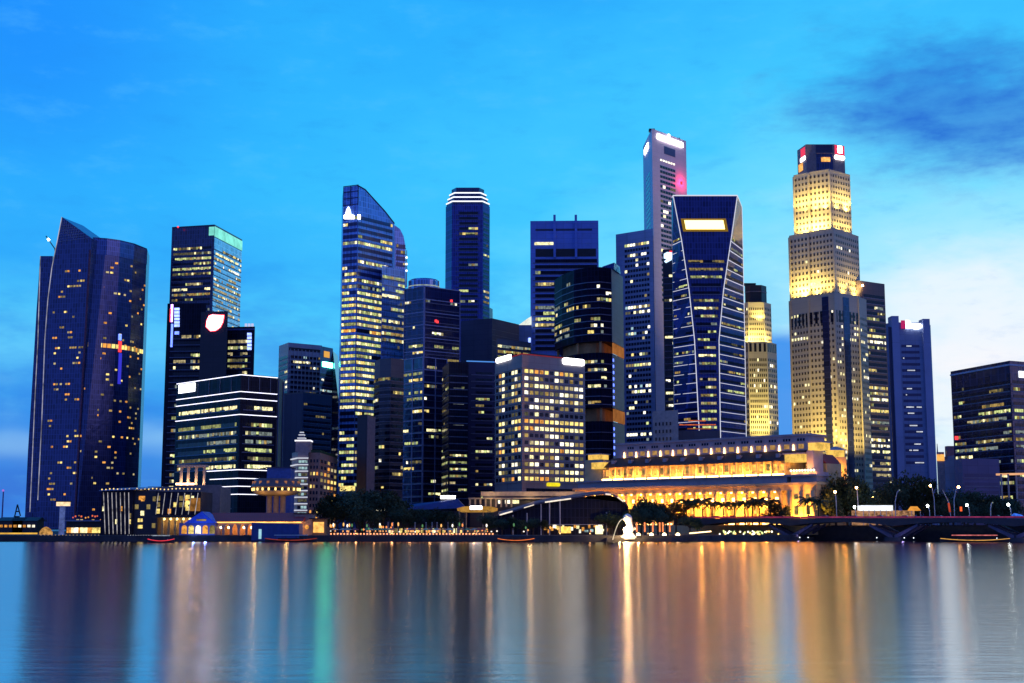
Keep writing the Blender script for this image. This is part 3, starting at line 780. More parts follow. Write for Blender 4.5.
# ---- 9 brown ribbed block and slab
def brown():
    Y = 790
    t, fs, H, poly, c = tower('office_block', 'brown office block with rounded ribbon floors beside the curved glass tower', [(374.5, 361.5), (380, 359), (391, 358), (404, 359.8)], Y, 2, CLAD_BROWN, depth=28)
    bands(t, fs, levels(H-8, zat(492, Y), 4.0), 1.9, 1.8, PAL['office'], 0.2, .2, .2, quiet=.45)
    mb = MB()
    for z in levels(H-8, zat(492, Y), 4.0):
        for f in fs: slab(mb, f, 0, f.width(z), z-0.5, z-0.1, .45, -.1, plain('spandrel', (0.2, 0.18, 0.22)))
    mb.build('spandrel_ribs', t)
    t2, f2, H2, p2, _ = tower('office_block', 'plain dark slab with one pale edge at the foot of the curved glass tower', [(357.5, 415), (367, 414.5), (375, 416)], 760, 1, CLAD_DARK, depth=20)
    mb = MB(); slab(mb, f2[1], 0.4, f2[1].width(H2), GZ, H2-.5, .3, -.1, plain('pale_panel', (.22, .2, .24))); mb.build('pale_panel', t2)
brown()

# ---- 10 tall octagonal tower with lit crown rings
def octagon():
    Y = 1050
    pts = [(445.8, 207), (452, 204), (483, 204), (489.8, 207)]
    t, fs, H, poly, c = tower('octagonal_tower', 'slim dark octagonal tower with a stepped crown of white light rings', pts, Y, 1, glass('glass_octagon', (0.06, 0.075, 0.3), metal=.15, rough=.3, spec=.3), depth=40)
    cl = []
    rows = levels(H-3, zat(322, Y), 4.2)
    bands(t, fs[1:2], rows, 2.0, 2.4, PAL['office'], 0.45, 6, 4, quiet=.55)
    bands(t, fs[2:], rows, 1.8, 2.4, PAL['office'], 0.3, 1, 1, quiet=.5)
    k = 1.0; z = H; ring = lit('crown_ring', (0.86, 0.9, 1.0), 1.5, var=0)
    for s, h in ((0.97, 3.2), (0.9, 3.8), (0.83, 3.8), (0.74, 4.0)):
        pp = [c+(p-c)*s for p in poly]; mb = MB(); mb.prism(pp, z-.1, z+h, NAVYG); mb.build('crown_tier', t)
        if s > .8:
            mb = MB(); fr = [Face(a, b) for a, b in zip(pp[:4], pp[1:4])]
            for f in fr: slab(mb, f, 0, f.width(z), z+h-1.3, z+h-.4, .5, -.1, ring)
            mb.build('light_ring', t)
        z += h
    mast(t, c.x-8, c.y, z-.2, z+3.5, .5); mb = MB(); mb.box((c.x-6, c.y-6, z+.8), (5, 3, 2), DARKM); mb.build('plant_room', t)
    lo = [onz(px, py, zat(304, Y)).xy for px, py in [(452, 305), (484, 304.5), (492.6, 309)]]
    mb = MB(); mb.prism([lo[1]+Vector((-1, -1)), lo[2], lo[2]+Vector((0, 30)), lo[1]+Vector((-1, 30))], GZ, zat(304, Y), NAVYG); mb.build('wing', t)
octagon()

# ---- 11 grey block with dome behind
def grey_block():
    Y = 950
    t, fs, H, poly, c = tower('office_block', 'plain plum grey block in front of the octagonal tower', [(461, 321), (492, 318.2), (519, 324.5)], Y, 1, wall('clad_plum2', (0.1, 0.085, 0.13), .5))
    mb = MB()
    for k in range(4): slab(mb, fs[1], 0, fs[1].width(H), H-8-4*k, H-7.6-4*k, .2, -.1, plain('spandrel', (0.2, 0.18, 0.22)))
    mb.build('spandrel_ribs', t)
    t2, f2, H2, p2, _ = tower('office_block', 'low ribbon windowed block peeping over the creamy windowed building', [(496.5, 338.5), (531, 342.5)], 900, 0, CLAD_GREY, depth=25)
    bands(t2, f2, levels(H2-1, zat(360, 900), 3.7), 2.0, 1.7, PAL['lime'], .75, 1, .5, quiet=0)
    t3, f3, H3, p3, _ = tower('domed_block', 'narrow block with a white lit slanted roof left of the blue finned tower', [(518.5, 325), (531.5, 325)], 990, 0, CLAD_PURP, depth=20)
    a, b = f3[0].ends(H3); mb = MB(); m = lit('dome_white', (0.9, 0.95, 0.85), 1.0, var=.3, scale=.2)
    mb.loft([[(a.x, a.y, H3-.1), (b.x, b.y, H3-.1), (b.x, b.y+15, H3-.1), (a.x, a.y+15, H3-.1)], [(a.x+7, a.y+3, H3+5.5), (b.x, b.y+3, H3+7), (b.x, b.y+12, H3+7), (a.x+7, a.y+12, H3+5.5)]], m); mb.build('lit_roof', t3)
    sign(t3, f3[0], 528.3, 338, 530.6, 346, lit('neon_panel', (0.25, 0.35, 1.0), 3.0, var=.4), 'lit_panel')
grey_block()

# ---- 12 blue tower with two roof fins
def finned():
    Y = 1000
    t, fs, H, poly, c = tower('finned_tower', 'flat blue tower with two vertical fins rising past its roof', [(530.3, 221), (598.3, 220.5)], Y, 0, CLAD_BLUE, depth=40)
    f = fs[0]; W_ = f.width(H)
    for px in (554.5, 575.8):
        u, z = f.uz(px, 215.2); mb = MB(); slab(mb, f, u-.9, u+.9, zat(258, Y), z, 1.6, -1.5, CLAD_BLUE); mb.build('roof_fin', t)
    mb = MB(); u0, z1 = f.uz(535.5, 249); u1, z0 = f.uz(596, 256.5); slab(mb, f, u0, u1, z0, z1, .15, -.1, DARKM); mb.build('louvre_band', t)
    mb = MB(); u0, z1 = f.uz(535.5, 229); u1, z0 = f.uz(592, 230.5); slab(mb, f, u0, u1, z0, z1, .15, -.1, CLAD_NAVY); mb.build('louvre_band', t)
    bands(t, fs, levels(zat(257, Y), zat(352, Y), 4.45, 0), 2.6, 2.0, PAL['office'], 0.34, 3.6, 1.2, glassm=BLACKG, quiet=.4, stay=.85)
    sign(t, f, 534.5, 242.3, 554, 245, LC, 'window_band', off=.3)
finned()

# ---- 13 round fronted dark tower with orange sky gardens
def garden_tower():
    Y = 850
    pts = [(554.5, 280), (562, 275), (574, 270), (587, 267.8), (600, 267), (611, 268.3)]
    H = at(600, 267, Y).z; V = [onz(a, b, H).xy for a, b in pts]
    t = thing('garden_tower', 'dark curved front tower with two orange lit sky garden gaps', 'skyscraper', (V[3].x, V[3].y+15, GZ))
    side = [V[-1]+Vector((10, 30)), V[0]+Vector((6, 32))]
    poly = V+side; fs = [Face(a, b) for a, b in zip(V, V[1:])]; sf = Face(V[-1], side[0])
    zA0, zA1, zB0, zB1 = zat(352.5, Y), zat(341, Y), zat(421, Y), zat(407.5, Y)
    gm = glass('glass_garden', (0.010, 0.011, 0.028), metal=.0, spec=.03, rough=.35)
    for z0, z1, nm in ((GZ, zB0, 'body'), (zB1, zA0, 'body'), (zA1, H, 'body')):
        mb = MB(); mb.prism(poly, z0, z1, gm); mb.build(nm, t)
        mb = MB(); slab(mb, sf, .5, sf.width(z0)-.2, z0+.2, z1-.2, .2, -.1, wall('clad_side', (.17, .2, .34), .4)); mb.build('cladding', t)
    cen = sum(poly, Vector((0, 0)))/len(poly); warm = plain('garden_wall', (0.55, 0.3, 0.12), .8, var=.3, scale=.15)
    for z0, z1 in ((zB0, zB1), (zA0, zA1)):
        mb = MB(); mb.prism([cen+(p-cen)*.72 for p in poly], z0-.05, z1+.05, warm); mb.build('garden_core', t)
        for i in (0, 2, 4): mb = MB(); mb.tube((*fs[i].p(1.2, z0, -2).xy, z0-.05), (*fs[i].p(1.2, z0, -2).xy, z1+.05), .9, warm); mb.build('column', t)
        for u in (0.2, .65): 
            p = V[1].lerp(V[-1], u)+Vector((0, 2.0)); point('garden_lamp', (p.x, p.y, z0+1.2), 2600, (1, .42, .1), t, .8)
        p = sf.p(sf.width(60)*.5, (z0+z1)/2, 1.0); mb = MB(); slab(mb, sf, 2, sf.width(60)-1, z0+.3, z1-.3, .6, -.2, lit('garden_glow', (1, .36, .1), .35, var=.4, scale=.1)); mb.build('garden_window', t)
    zs = [z for z in levels(H-4, zat(338, Y), 4.2) if z > zA1+1]
    bands(t, fs, zs, 2.2, 1.9, PAL['office'], .5, .1, .1, quiet=.35, glassm=gm)
    bands(t, fs[1:], [z for z in levels(zA0, zB1, 5.2, 1.5)], 2.0, 2.1, PAL['lime'], .45, .1, .1, quiet=.2, glassm=gm)
    bands(t, fs[1:], [z for z in levels(zB0, zat(455, Y), 5.2, 1.5)], 2.0, 2.1, PAL['lime'], .14, .1, .1, quiet=.3, glassm=gm)
    for z in levels(zA0, GZ+20, 4.0, 1.0):
        if zB0-2 < z < zB1: continue
        mb = MB(); slab(mb, sf, 1.5, 3.6, z, z+1.8, .5, -.1, NEONB); mb.build('blue_lamp', t)
    mb = MB(); a = V[-2]; mb.loft([[(a.x+1, a.y+2, H-.1), (V[-1].x+2, V[-1].y+3, H-.1), (V[-1].x+8, V[-1].y+20, H-.1), (a.x+1, a.y+12, H-.1)], [(a.x+2, a.y+3, H+1.0), (V[-1].x+2.5, V[-1].y+4, H+4.6), (V[-1].x+7, V[-1].y+18, H+4.6), (a.x+2, a.y+11, H+1)]], BLUEG); mb.build('glass_wedge', t)
garden_tower()

# ---- 14 creamy windowed bank block in front
def cream_block():
    Y = 740
    t, fs, H, poly, c = tower('office_block', 'grey stone office block full of creamy lit square windows with two white roof signs', [(495, 361.5), (522, 353.6), (584.8, 360)], Y, 1, wall('clad_taupe', (0.29, 0.265, 0.27), .6, ph=4.1, pw=6))
    rim = lit('rim_red', (0.8, 0.06, 0.1), .35, var=.3)
    strip(t, fs, H-.35, rim, .45, .3)
    sign(t, fs[0], 496.8, 358.5, 511.5, 363.3, SIGNW); sign(t, fs[1], 562.3, 357.5, 584, 364.0, SIGNW)
    z0, z1 = zat(482, Y), zat(367, Y); n = 16; pitch = (z1-z0)/n; cl = []
    for r in range(n):
        z = z1-(r+1)*pitch+pitch*.25
        hot = {0: .9, 1: .7, 2: .95, 3: .75, 4: .9, 5: .85, 6: .25, 7: .9, 8: .9, 9: .35, 10: .8, 11: .85, 12: .5, 13: .75, 14: .97, 15: .85}[r]
        pal = PAL['cream'] if r not in (0, 7, 8, 11, 15) else [LY, LC, LY, LO, LC, LY]
        for f, cols in ((fs[0], 8), (fs[1], 12)):
            wd = f.width(H)-2.4; st = wd/cols
            for i in range(cols):
                if f is fs[0] and (i in (0, 3, 4) ): hotl = .04
                else: hotl = hot
                on = random.random() < hotl
                cl.append((f, 1.2+i*st+st*.16, z, st*.68, pitch*.5, random.choice(pal) if on else random.choice([DARKW, DARKW, LE])))
    grid(t, cl, 100)
    mb = MB()
    for r in range(n+1):
        for f in fs: slab(mb, f, 0, f.width(H), z1-r*pitch-.15, z1-r*pitch+.25, .4, -.1, plain('sill_grey', (.32, .29, .32), .6))
    mb.build('sill_bands', t)
    sign(t, fs[1], 546.5, 482.5, 559.5, 486.2, lit('sign_yellow', (1, .82, .02), 1.0, var=.2), 'gold_letters')
    mb = MB(); slab(mb, fs[1], 3, fs[1].width(H)-4, zat(492, Y), zat(488, Y), .2, -.1, DARKW); mb.build('base_louvre', t)
    roofbox(t, poly, H, .55, 2.2)
cream_block()

# ---- 15 pair of prisms: the tall pink granite tower and its lower half
def prisms():
    Y = 1000
    t2, g, H2, p2, _ = tower('office_tower', 'slate blue slab with white dotted windows left of the tall pink granite tower', [(615.8, 234.5), (652.8, 228.6)], Y-8, 1, wall('clad_slate', (.36, .43, .62), .5), depth=30)
    f = g[0]
    cl = []; z = H2-9; r = 0
    zs = levels(H2-6, zat(468, Y), 4.0)
    for z in zs:
        r += 1; act = random.choice([.03, .06, .1, .1, .25, .45, .8]) if r > 1 else 1; pal = random.choice([PAL['office'], PAL['white'], PAL['cool']])
        wd = f.width(H2); u0 = f.uz(625, 300)[0]; u1 = f.uz(650, 300)[0]; st = (u1-u0)/9
        for i in range(9):
            on = random.random() < act; cl.append((f, u0+i*st+.3, z, st-.6, 2.0, random.choice(pal) if on else DARKW))
    grid(t2, cl, 100)
    t, fs, H, poly, c = tower('granite_tower', 'tallest slim pink granite tower with a white sign bar across its sloped top', [(643, 147), (651.8, 128.5), (686, 141)], Y+12, 1, CLAD_PINK)
    f = fs[1]
    u0 = f.uz(662, 300)[0]; u1 = f.uz(677.5, 300)[0]; st = (u1-u0)/6; cl = []
    for z in levels(zat(156, Y), zat(300, Y), 3.9, 0):
        act = random.choice([0, .05, .1, .3])
        for i in range(6): cl.append((f, u0+i*st+.25, z, st-.5, 2.1, random.choice(PAL['white']) if random.random() < act else DARKW))
    for i in range(6): cl.append((f, u0+i*st+.6, zat(156, Y)+2, st-1.2, 1.3, LW))
    grid(t, cl, 100)
    ul = f.uz(664, 152)[0]; mb = MB(); slab(mb, f, ul, f.uz(675, 152)[0], f.uz(668, 155)[1], f.uz(668, 147.5)[1], .2, -.1, wall('louvre_blue', (.06, .08, .25), .5, ph=.8, pw=2)); mb.build('louvre_band', t)
    mb = MB(); a = f.uz(657, 135.3); b = f.uz(682.3, 147)
    slab(mb, f, a[0], b[0], f.uz(670, 143.2)[1], f.uz(670, 138.6)[1], 1.0, 0, SIGNW); mb.build('sign', t)
    u, z = f.uz(668.3, 137.3); mb = MB(); slab(mb, f, u-.8, u+.8, z-2, z+2.4, 1.0, 0, SIGNW); mb.build('sign', t)
    fl = fs[0]; mb = MB(); slab(mb, fl, fl.width(H)*.22, fl.width(H)*.62, fl.uz(646.5, 152)[1], fl.uz(646.5, 146.5)[1], .8, 0, SIGNW); mb.build('sign', t)
    mb = MB(); w0 = fl.width(H)
    for z in levels(zat(160, Y), zat(236, Y), 4.0, 0): slab(mb, fl, w0*.3, w0*.75, z, z+2, .12, -.1, DARKW)
    mb.build('window_column', t)
    for px in (657, 672, 682): 
        u, _ = f.uz(px, 135); p = f.p(u, H, -5); mb = MB(); mb.box((p.x, p.y, H+.9), (4.5, 4, 2), DARKM); mb.build('plant_room', t)
    u, z = f.uz(681, 183); p = f.p(u, z, 1.2); mb = MB(); mb.box(tuple(f.p(u, z, .5)), (1.6, 1, 2.2), NEONR); mb.build('red_lamp', t)
    point('red_beacon', tuple(f.p(u, z, 3.5)), 5200, (1, .02, .12), t, .6)
    # strip of tower between, down to the hotel roof
    t3, h, H3, p3, _ = tower('office_tower', 'narrow black tower with a glowing blue white emblem beside the framed tower', [(662.5, 249.5), (681, 248.5)], 900, 0, CLAD_DARK, depth=25)
    f = h[0]; pts = [(664, 254), (667.5, 252.2), (672.3, 252.8), (673, 256.5), (671.5, 260), (666, 263), (664.3, 261.5), (667, 259.2), (664, 258.5)]
    mb = MB(); mb.loft([[f.p(*f.uz(*k), 0) for k in pts], [f.p(*f.uz(*k), .8) for k in pts]], lit('emblem_blue', (.5, .7, 1), 2.2, var=0)); mb.build('emblem', t3)
    sign(t3, f, 669.5, 251, 672, 252.4, NEONR, 'emblem_tip')
    bands(t3, h, levels(H3-14, zat(415, 900), 4.2), 1.8, 1.6, PAL['white'], .5, .8, 2, quiet=.35)
    t4, q, H4, p4, _ = tower('stone_annex', 'small pale stone annex behind the golden hotel roof', [(652.5, 411.5), (678, 410)], 780, 1, plain('annex_stone', (.42, .38, .38)), depth=20)
    grid(t4, cells(q[0], zat(440, 780), H4-3, 4.4, 5, .4, .45, [LY, LC], .2, 1, 4), 100)
prisms()

# ---- 17 framed tower: white light lines pinch in at the waist
def framed():
    Y = 820
    t = thing('framed_tower', 'navy tower outlined by white light lines pinched at the waist with a gold sign', 'skyscraper', (at(707, 400, Y).x, Y+20, GZ))
    H = at(737.5, 195.5, Y).z
    def ring(py, lx, c1, c2, rx, dl, dr):
        z = zat(py, Y)
        P_ = [(lx, Y+dl), (c1, Y), (c2, Y), (rx, Y+dr)]
        return [Vector((xat(a, z, y), y, z)) for a, y in P_]
    lv = [(195.5, 672.2, 673.0, 737.4, 741.8, 6, 30), (240, 672.8, 681.5, 731, 742.8, 12, 28), (290, 673.2, 689, 723.5, 743.8, 14, 27), (340, 673.7, 694.5, 719, 744.8, 15, 26), (420, 674.5, 698.6, 720.2, 746, 15, 26), (529, 675.5, 704, 722, 747.5, 15, 26)]
    rings = [ring(*a) for a in lv]
    full = [r+[r[3]+Vector((-4, 28, 0)), r[0]+Vector((4, 38, 0))] for r in rings]
    mb = MB(); mb.loft(full[::-1], glass('glass_framed', (0.035, 0.05, 0.2), metal=.05, rough=.3, spec=.2)); mb.build('body', t)
    edge = lambda k: [(r[k].z, r[k].x, r[k].y) for r in rings]
    fL, fC, fR = Face(edge(0), edge(1)), Face(edge(1), edge(2)), Face(edge(2), edge(3))
    line = lit('frame_line', (0.82, 0.84, 1.0), 0.85, var=0)
    mb = MB()
    for k in (1, 2):
        for a, b in zip(rings[:-1], rings[1:]): mb.tube(a[k]+Vector((0, -.2, 0)), b[k]+Vector((0, -.2, 0)), .26, line, n=6)
    mb.tube(rings[0][0], rings[0][1], .28, line, n=6); mb.tube(rings[0][1], rings[0][2], .4, line, n=6); mb.tube(rings[0][2], rings[0][3], .28, line, n=6)
    for a, b in zip(rings[:-1], rings[1:]): mb.tube(a[3], b[3], .3, line, n=6)
    mb.build('light_outline', t)
    zs = levels(zat(232, Y), zat(436, Y), 5.9, 0)
    for z in zs:
        for f in (fL, fR): 
            mb = MB(); w_ = f.width(z); slab(mb, f, 0, w_*(1 if f is fL else .98), z, z+.27, .3, -.1, line); mb.build('light_strip', t)
    bands(t, [fC], levels(zat(255, Y), zat(437, Y), 4.9, 0), 1.7, 1.8, PAL['lime'], .75, 2, 2, quiet=.25, glassm=BLACKG)
    bands(t, [fL, fR], [z+1.2 for z in zs], 1.5, 1.8, PAL['lime'], .3, .8, .8, quiet=.3, glassm=BLACKG, sill=False)
    sign(t, fC, 684.3, 220.4, 724.8, 229.3, SIGNY)
    mb = MB(); slab(mb, fC, fC.uz(682, 225)[0], fC.uz(727, 225)[0], fC.uz(704, 231.5)[1], fC.uz(704, 218.6)[1], .3, -.1, lit('sign_halo', (.8, .45, .05), .3, var=0)); mb.build('halo_board', t)  # glowing board imitates the halo of light round the sign
    zz = zat(423, 800); mb = MB(); 
    for px0, px1, py, m in [(680, 716, 424.5, lit('terrace_red', (1, .2, .06), .7, var=.8, scale=.8)), (688, 712, 428.5, lit('terrace_dim', (.8, .2, .06), .35, var=.6)), (689, 706, 420.5, lit('terrace_red', (1, .2, .06), .7, var=.8, scale=.8))]:
        a = at(px0, py, Y-16); b = at(px1, py, Y-16); mb.box(((a.x+b.x)/2, Y-14, a.z), (b.x-a.x, 3, .45), m)
    a = at(678, 434, Y-16); b = at(720, 440, Y-16); mb.box(((a.x+b.x)/2, Y-9, (GZ+a.z)/2), (b.x-a.x, 16, a.z-GZ+4), CLAD_BROWN); mb.build('roof_terrace', t)
framed()

# ---- 18 yellow floodlit tower
def yellow():
    Y = 1010
    t, fs, H, poly, c = tower('stone_tower', 'pale stone tower with a floodlit yellow top behind the framed tower', [(741, 303.5), (748, 302.2), (764, 302.2), (771, 304)], Y, 1, CLAD_STONE, depth=30, bodyname='body')
    _, f2, H2, p2, _ = tower('x', '', [(741, 343.5), (748, 341.8), (767, 341.8), (776.5, 344)], Y-8, 1, CLAD_STONE, depth=40, bodyname='body', parent=t)
    cl = []
    for f, n in zip(fs, (4, 8, 4)): cl += cells(f, H2+2, H-2, 3.9, n, .5, .5, [LC], .05, .5, .5)
    for f, n in zip(f2, (4, 9, 5)): cl += cells(f, zat(440, Y), H2-9, 3.9, n, .55, .55, PAL['cream'], .2, .5, .5)
    grid(t, cl, 100)
    mb = MB()
    for f in f2:
        n = max(2, int(f.width(50)/3))
        for i in range(n): slab(mb, f, f.width(50)*(i+.25)/n, f.width(50)*(i+.75)/n, H2-7.5, H2-1, .15, -.1, DARKW)
    mb.build('tall_windows', t)
    cr = [c+(p-c)*.72 for p in poly]; mb = MB(); mb.prism(cr, H-.1, zat(284, Y), CLAD_DARK); mb.build('crown', t)
    fr = [Face(a, b) for a, b in zip(cr[:4], cr[1:4])]; strip(t, fr, zat(291, Y), plain('spandrel', (0.2, 0.18, 0.22)), .8, .3, 'crown_rib')
    mb = MB(); mb.box((c.x-6, c.y-4, zat(282, Y)), (10, 6, 1.2), DARKM); mb.build('helipad', t)
    for i, f in enumerate(f2):
        p = f.p(f.width(60)*.5, H2+.8, -1.2); point('floodlight', tuple(p+Vector((0, -1.5, 0))), 30000 if i == 1 else 17000, (1, .72, .16), t, .8, spot=R(130), aim=tuple(p+Vector((0, 8, 9))))
    for f in fs[1:2]:
        p = f.p(f.width(60)*.7, H2+18, 5); point('floodlight', tuple(p), 15000, (1, .72, .16), t, .8, spot=R(120), aim=tuple(f.p(f.width(60)*.7, H2+24, 0)))
    for q_ in (.25, .8): p = f2[1].p(f2[1].width(50)*q_, zat(452, Y), 24); point('floodlight', tuple(p), 120000, (1, .74, .18), t, 1, spot=R(80), aim=tuple(f2[1].p(f2[1].width(50)*q_, zat(395, Y), 0)))
yellow()

# ---- 19 the great stepped stone tower
def stepped():
    Y = 900
    t, fs, H, poly, c = tower('stepped_tower', 'great stepped stone tower floodlit in yellow with a red emblem at its crown', [(789.8, 300.5), (808, 297), (834, 293.5), (858, 297.5), (866.3, 301)], Y-10, 2, CLAD_STONE, depth=40, bodyname='shaft')
    _, f3, H3, p3, _ = tower('x', '', [(789.2, 237), (808, 233.5), (833, 229), (858.5, 237.5)], Y-3, 2, CLAD_STONE, depth=34, bodyname='shaft', parent=t)
    _, f2, H2, p2, _ = tower('x', '', [(793.6, 176.5), (808, 173.5), (829, 170.2), (850, 176)], Y+12, 2, CLAD_STONE, depth=28, bodyname='shaft', parent=t)
    _, f1, H1, p1, _ = tower('x', '', [(797.2, 150.5), (805.8, 144.3), (834, 144.3), (844.3, 146)], Y+24, 1, plain('crown_stone', (.3, .25, .24)), depth=20, bodyname='crown', parent=t)
    pal = [LW, LC, LC]; STWIN = plain('window_brown', (.05, .045, .045), .4)
    cl = []
    def faces_cells(F_, z0, z1, p):
        for f in F_:
            n = max(2, round(f.width(60)/2.9)); cl.extend(cells(f, z0, z1, 4.0, n, .46, .44, pal, p, .4, .4, dark=STWIN))
    faces_cells(f2, H3+1.2, H2-2, .03); faces_cells(f3, H+1.2, H3-2, .05)
    faces_cells(fs[:2], zat(475, Y), H-9, .09); faces_cells(fs[2:], zat(490, Y), H-9, .22)
    grid(t, cl, 100)
    # dark glass slots down the base shaft
    for f, a, b in ((fs[1], 824.5, 831), (fs[2], 845.5, 851.5)):
        u0 = max(.1, f.uz(a, 380)[0]); u1 = min(f.width(60)-.1, f.uz(b, 380)[0])
        if u1 > u0+.4: mb = MB(); slab(mb, f, u0, u1, GZ, H-1.5, .25, -.1, NAVYG); mb.build('glass_slot', t)
    mb = MB()
    for f in fs[:3]:
        n = max(2, int(f.width(50)/3.4))
        for i in range(n): slab(mb, f, f.width(50)*(i+.25)/n, f.width(50)*(i+.75)/n, H-19, H-11, .15, -.1, DARKW)
    mb.build('tall_windows', t)
    for F_, hh in ((fs, H), (f3, H3), (f2, H2)): parapet(t, F_, hh, CLAD_STONE, .9)
    for F_, z0_, z1_ in ((fs, GZ, H-.5), (f3, H+.1, H3-.5), (f2, H3+.1, H2-.5)):
        for f in F_: mb = MB(); slab(mb, f, -.5, .9, z0_, z1_, .7, -.3, CLAD_STONE); mb.build('corner_pilaster', t)
    # crown: recess, piers, emblem
    f = f1[1]; u0, z1 = f.uz(816, 147); u1, z0 = f.uz(833, 170)
    mb = MB(); slab(mb, f, u0, u1, f.uz(825, 152.8)[1], H1-.6, .3, -.1, CLAD_NAVY); slab(mb, f, u0, u1, H2+.2, f.uz(825, 154)[1], .25, -.1, NAVYG); mb.build('crown_recess', t)
    mb = MB(); slab(mb, f, u0, u1, f.uz(825, 154)[1], f.uz(825, 153)[1], .8, -.1, plain('crown_beam', (.5, .3, .25))); mb.build('crown_beam', t)
    sign(t, f, 821, 157.5, 830, 161.8, lit('crown_fire', (1, .45, .12), 1.3, var=.6, scale=.5), 'crown_light', off=1.0)
    fr = f1[2]; sign(t, fr, 834.5, 145.0, 844.0, 154.2, lit('emblem_red', (.95, .06, .14), .95, var=0), 'emblem_board', off=.5)
    mb = MB(); u, z = fr.uz(839.3, 149.7)
    for k in (-1, 0, 1): slab(mb, fr, u-2.2+.3*abs(k), u+2.2-.3*abs(k), z+k*1.9-.75, z+k*1.9+.75, .8, 0, SIGNW)
    slab(mb, fr, u-.9, u+.9, z-2.4, z+2.4, .85, 0, SIGNW); mb.build('emblem', t)
    sign(t, fr, 834.3, 154.9, 844.2, 158.8, SIGNW, off=.7)
    fl = f1[0]; w_ = fl.width(H1); mb = MB(); slab(mb, fl, w_*.45, w_*.9, H1-7.5, H1-1.5, .5, 0, lit('emblem_red', (.95, .06, .14), .95, var=0)); mb.build('emblem_board', t)
    mb = MB(); slab(mb, fl, w_*.4, w_*.9, H1-10.5, H1-8, .6, 0, SIGNW); mb.build('sign', t)
    mb = MB(); slab(mb, fl, w_*.15, w_*.6, H1-17, H1-11.5, .4, 0, lit('crown_fire', (1, .45, .12), 1.3, var=.6, scale=.5)); mb.build('crown_light', t)
    # floodlights on the ledges
    yel = (1, .68, .15)
    for F_, zb, pw in ((f3, H+1.5, 5600), (f2, H3+1.5, 4800), (f2, H3+19, 3600)):
        for k, f in enumerate(F_):
            for q_ in ((.3, .75) if f.width(60) > 10 else (.5,)):
                wgt = random.choice([.15, .5, .9, 1.3, 1.9]); p = f.p(f.width(60)*q_, zb, 2.6); point('floodlight', tuple(p), pw*wgt*(1.0 if f.width(60) > 10 else .7), yel, t, .5, spot=R(150), aim=tuple(f.p(f.width(60)*q_, zb+4, 0)))
                p = f.p(f.width(60)*q_, zb+3, 6.5); point('floodlight', tuple(p), pw*3.2*(.5+.5*wgt), yel, t, .8, spot=R(110), aim=tuple(f.p(f.width(60)*q_, zb+9, 0)))
    for px, pw in [(800, 60000), (818, 90000), (860, 110000)]:
        q = at(px, 462, Y-30); g = at(px, 415, Y); point('floodlight', tuple(q), pw*1.5, yel, t, 2, spot=R(75), aim=tuple(g))
stepped()

# ---- 20, 21 right of it
def right_pair():
    Y = 920
    t, fs, H, poly, c = tower('office_tower', 'brown office tower of yellow lit ribbon floors right of the stepped stone tower', [(856, 280.5), (862, 280.8), (884.5, 284)], Y, 1, CLAD_BROWN, depth=30)
    zs = levels(H-6, zat(500, Y), 4.0)
    hotz = lambda z: .85 if zat(332, Y) > z > zat(345, Y) or z < zat(366, Y) and not zat(425, Y) > z > zat(446, Y) else .3
    bands(t, fs[1:], zs, 2.1, 1.5, PAL['office'], .6, 1, 1, pf=hotz, quiet=.25)
    mb = MB(); mb.ball(at(862.5, 285.5, Y-3), .8, LAMPO); mb.build('roof_lamp', t)
    Y = 850
    t, fs, H, poly, c = tower('slab_tower', 'blue violet slab tower with thin white window slits and a red and white sign', [(886, 323.5), (894, 322.3), (926, 322.5), (930.5, 325)], Y, 1, CLAD_PURP, depth=40)
    f = fs[1]
    for a, b, py in ((891.3, 897.8, 316.3), (922.3, 928.8, 319.2)):
        u0 = f.uz(a, 330)[0]; u1, z = f.uz(b, py); mb = MB(); slab(mb, f, u0, u1, GZ, z, 1.6, -6, wall('clad_pier', (.28, .35, .56), .5, ph=60, pw=60)); mb.build('pier', t)
    sign(t, f, 900.8, 320.5, 905.3, 328.6, lit('sign_pink', (.75, .03, .2), .6, var=0), 'red_sign', off=.8)
    pts = [(905, 320.4), (908.8, 320.6), (910.5, 323.6), (920.5, 324.2), (921.7, 326.5), (920, 328.8), (914, 329.2), (913, 328), (906, 328.6)]
    mb = MB(); mb.loft([[f.p(*f.uz(*k), 0) for k in pts], [f.p(*f.uz(*k), 1.0) for k in pts]], SIGNW); mb.build('sign', t)
    u0 = f.uz(903.5, 400)[0]; u1 = f.uz(921.5, 400)[0]
    zs = levels(H-11, zat(470, Y), 3.9); thin = lit('slit_white', (.85, .9, 1), .85, var=.4)
    for z in zs:
        mb = MB(); slab(mb, f, u0, u1, z, z+1.7, .12, -.1, wall('slot_dark', (.07, .07, .17), .4))
        if random.random() < .4:
            a = random.uniform(0, .5); b = random.uniform(a+.2, 1); 
            for i in range(14):
                q = i/14
                if a < q < b and random.random() < .85: slab(mb, f, lerp(u0, u1, q), lerp(u0, u1, q+.06), z+.5, z+1.2, .2, .05, thin)
        mb.build('window_band', t)
    mb = MB(); slab(mb, f, 0, f.uz(891, 400)[0], GZ, H-3, .3, -.2, CLAD_NAVY); mb.build('dark_edge', t)
right_pair()

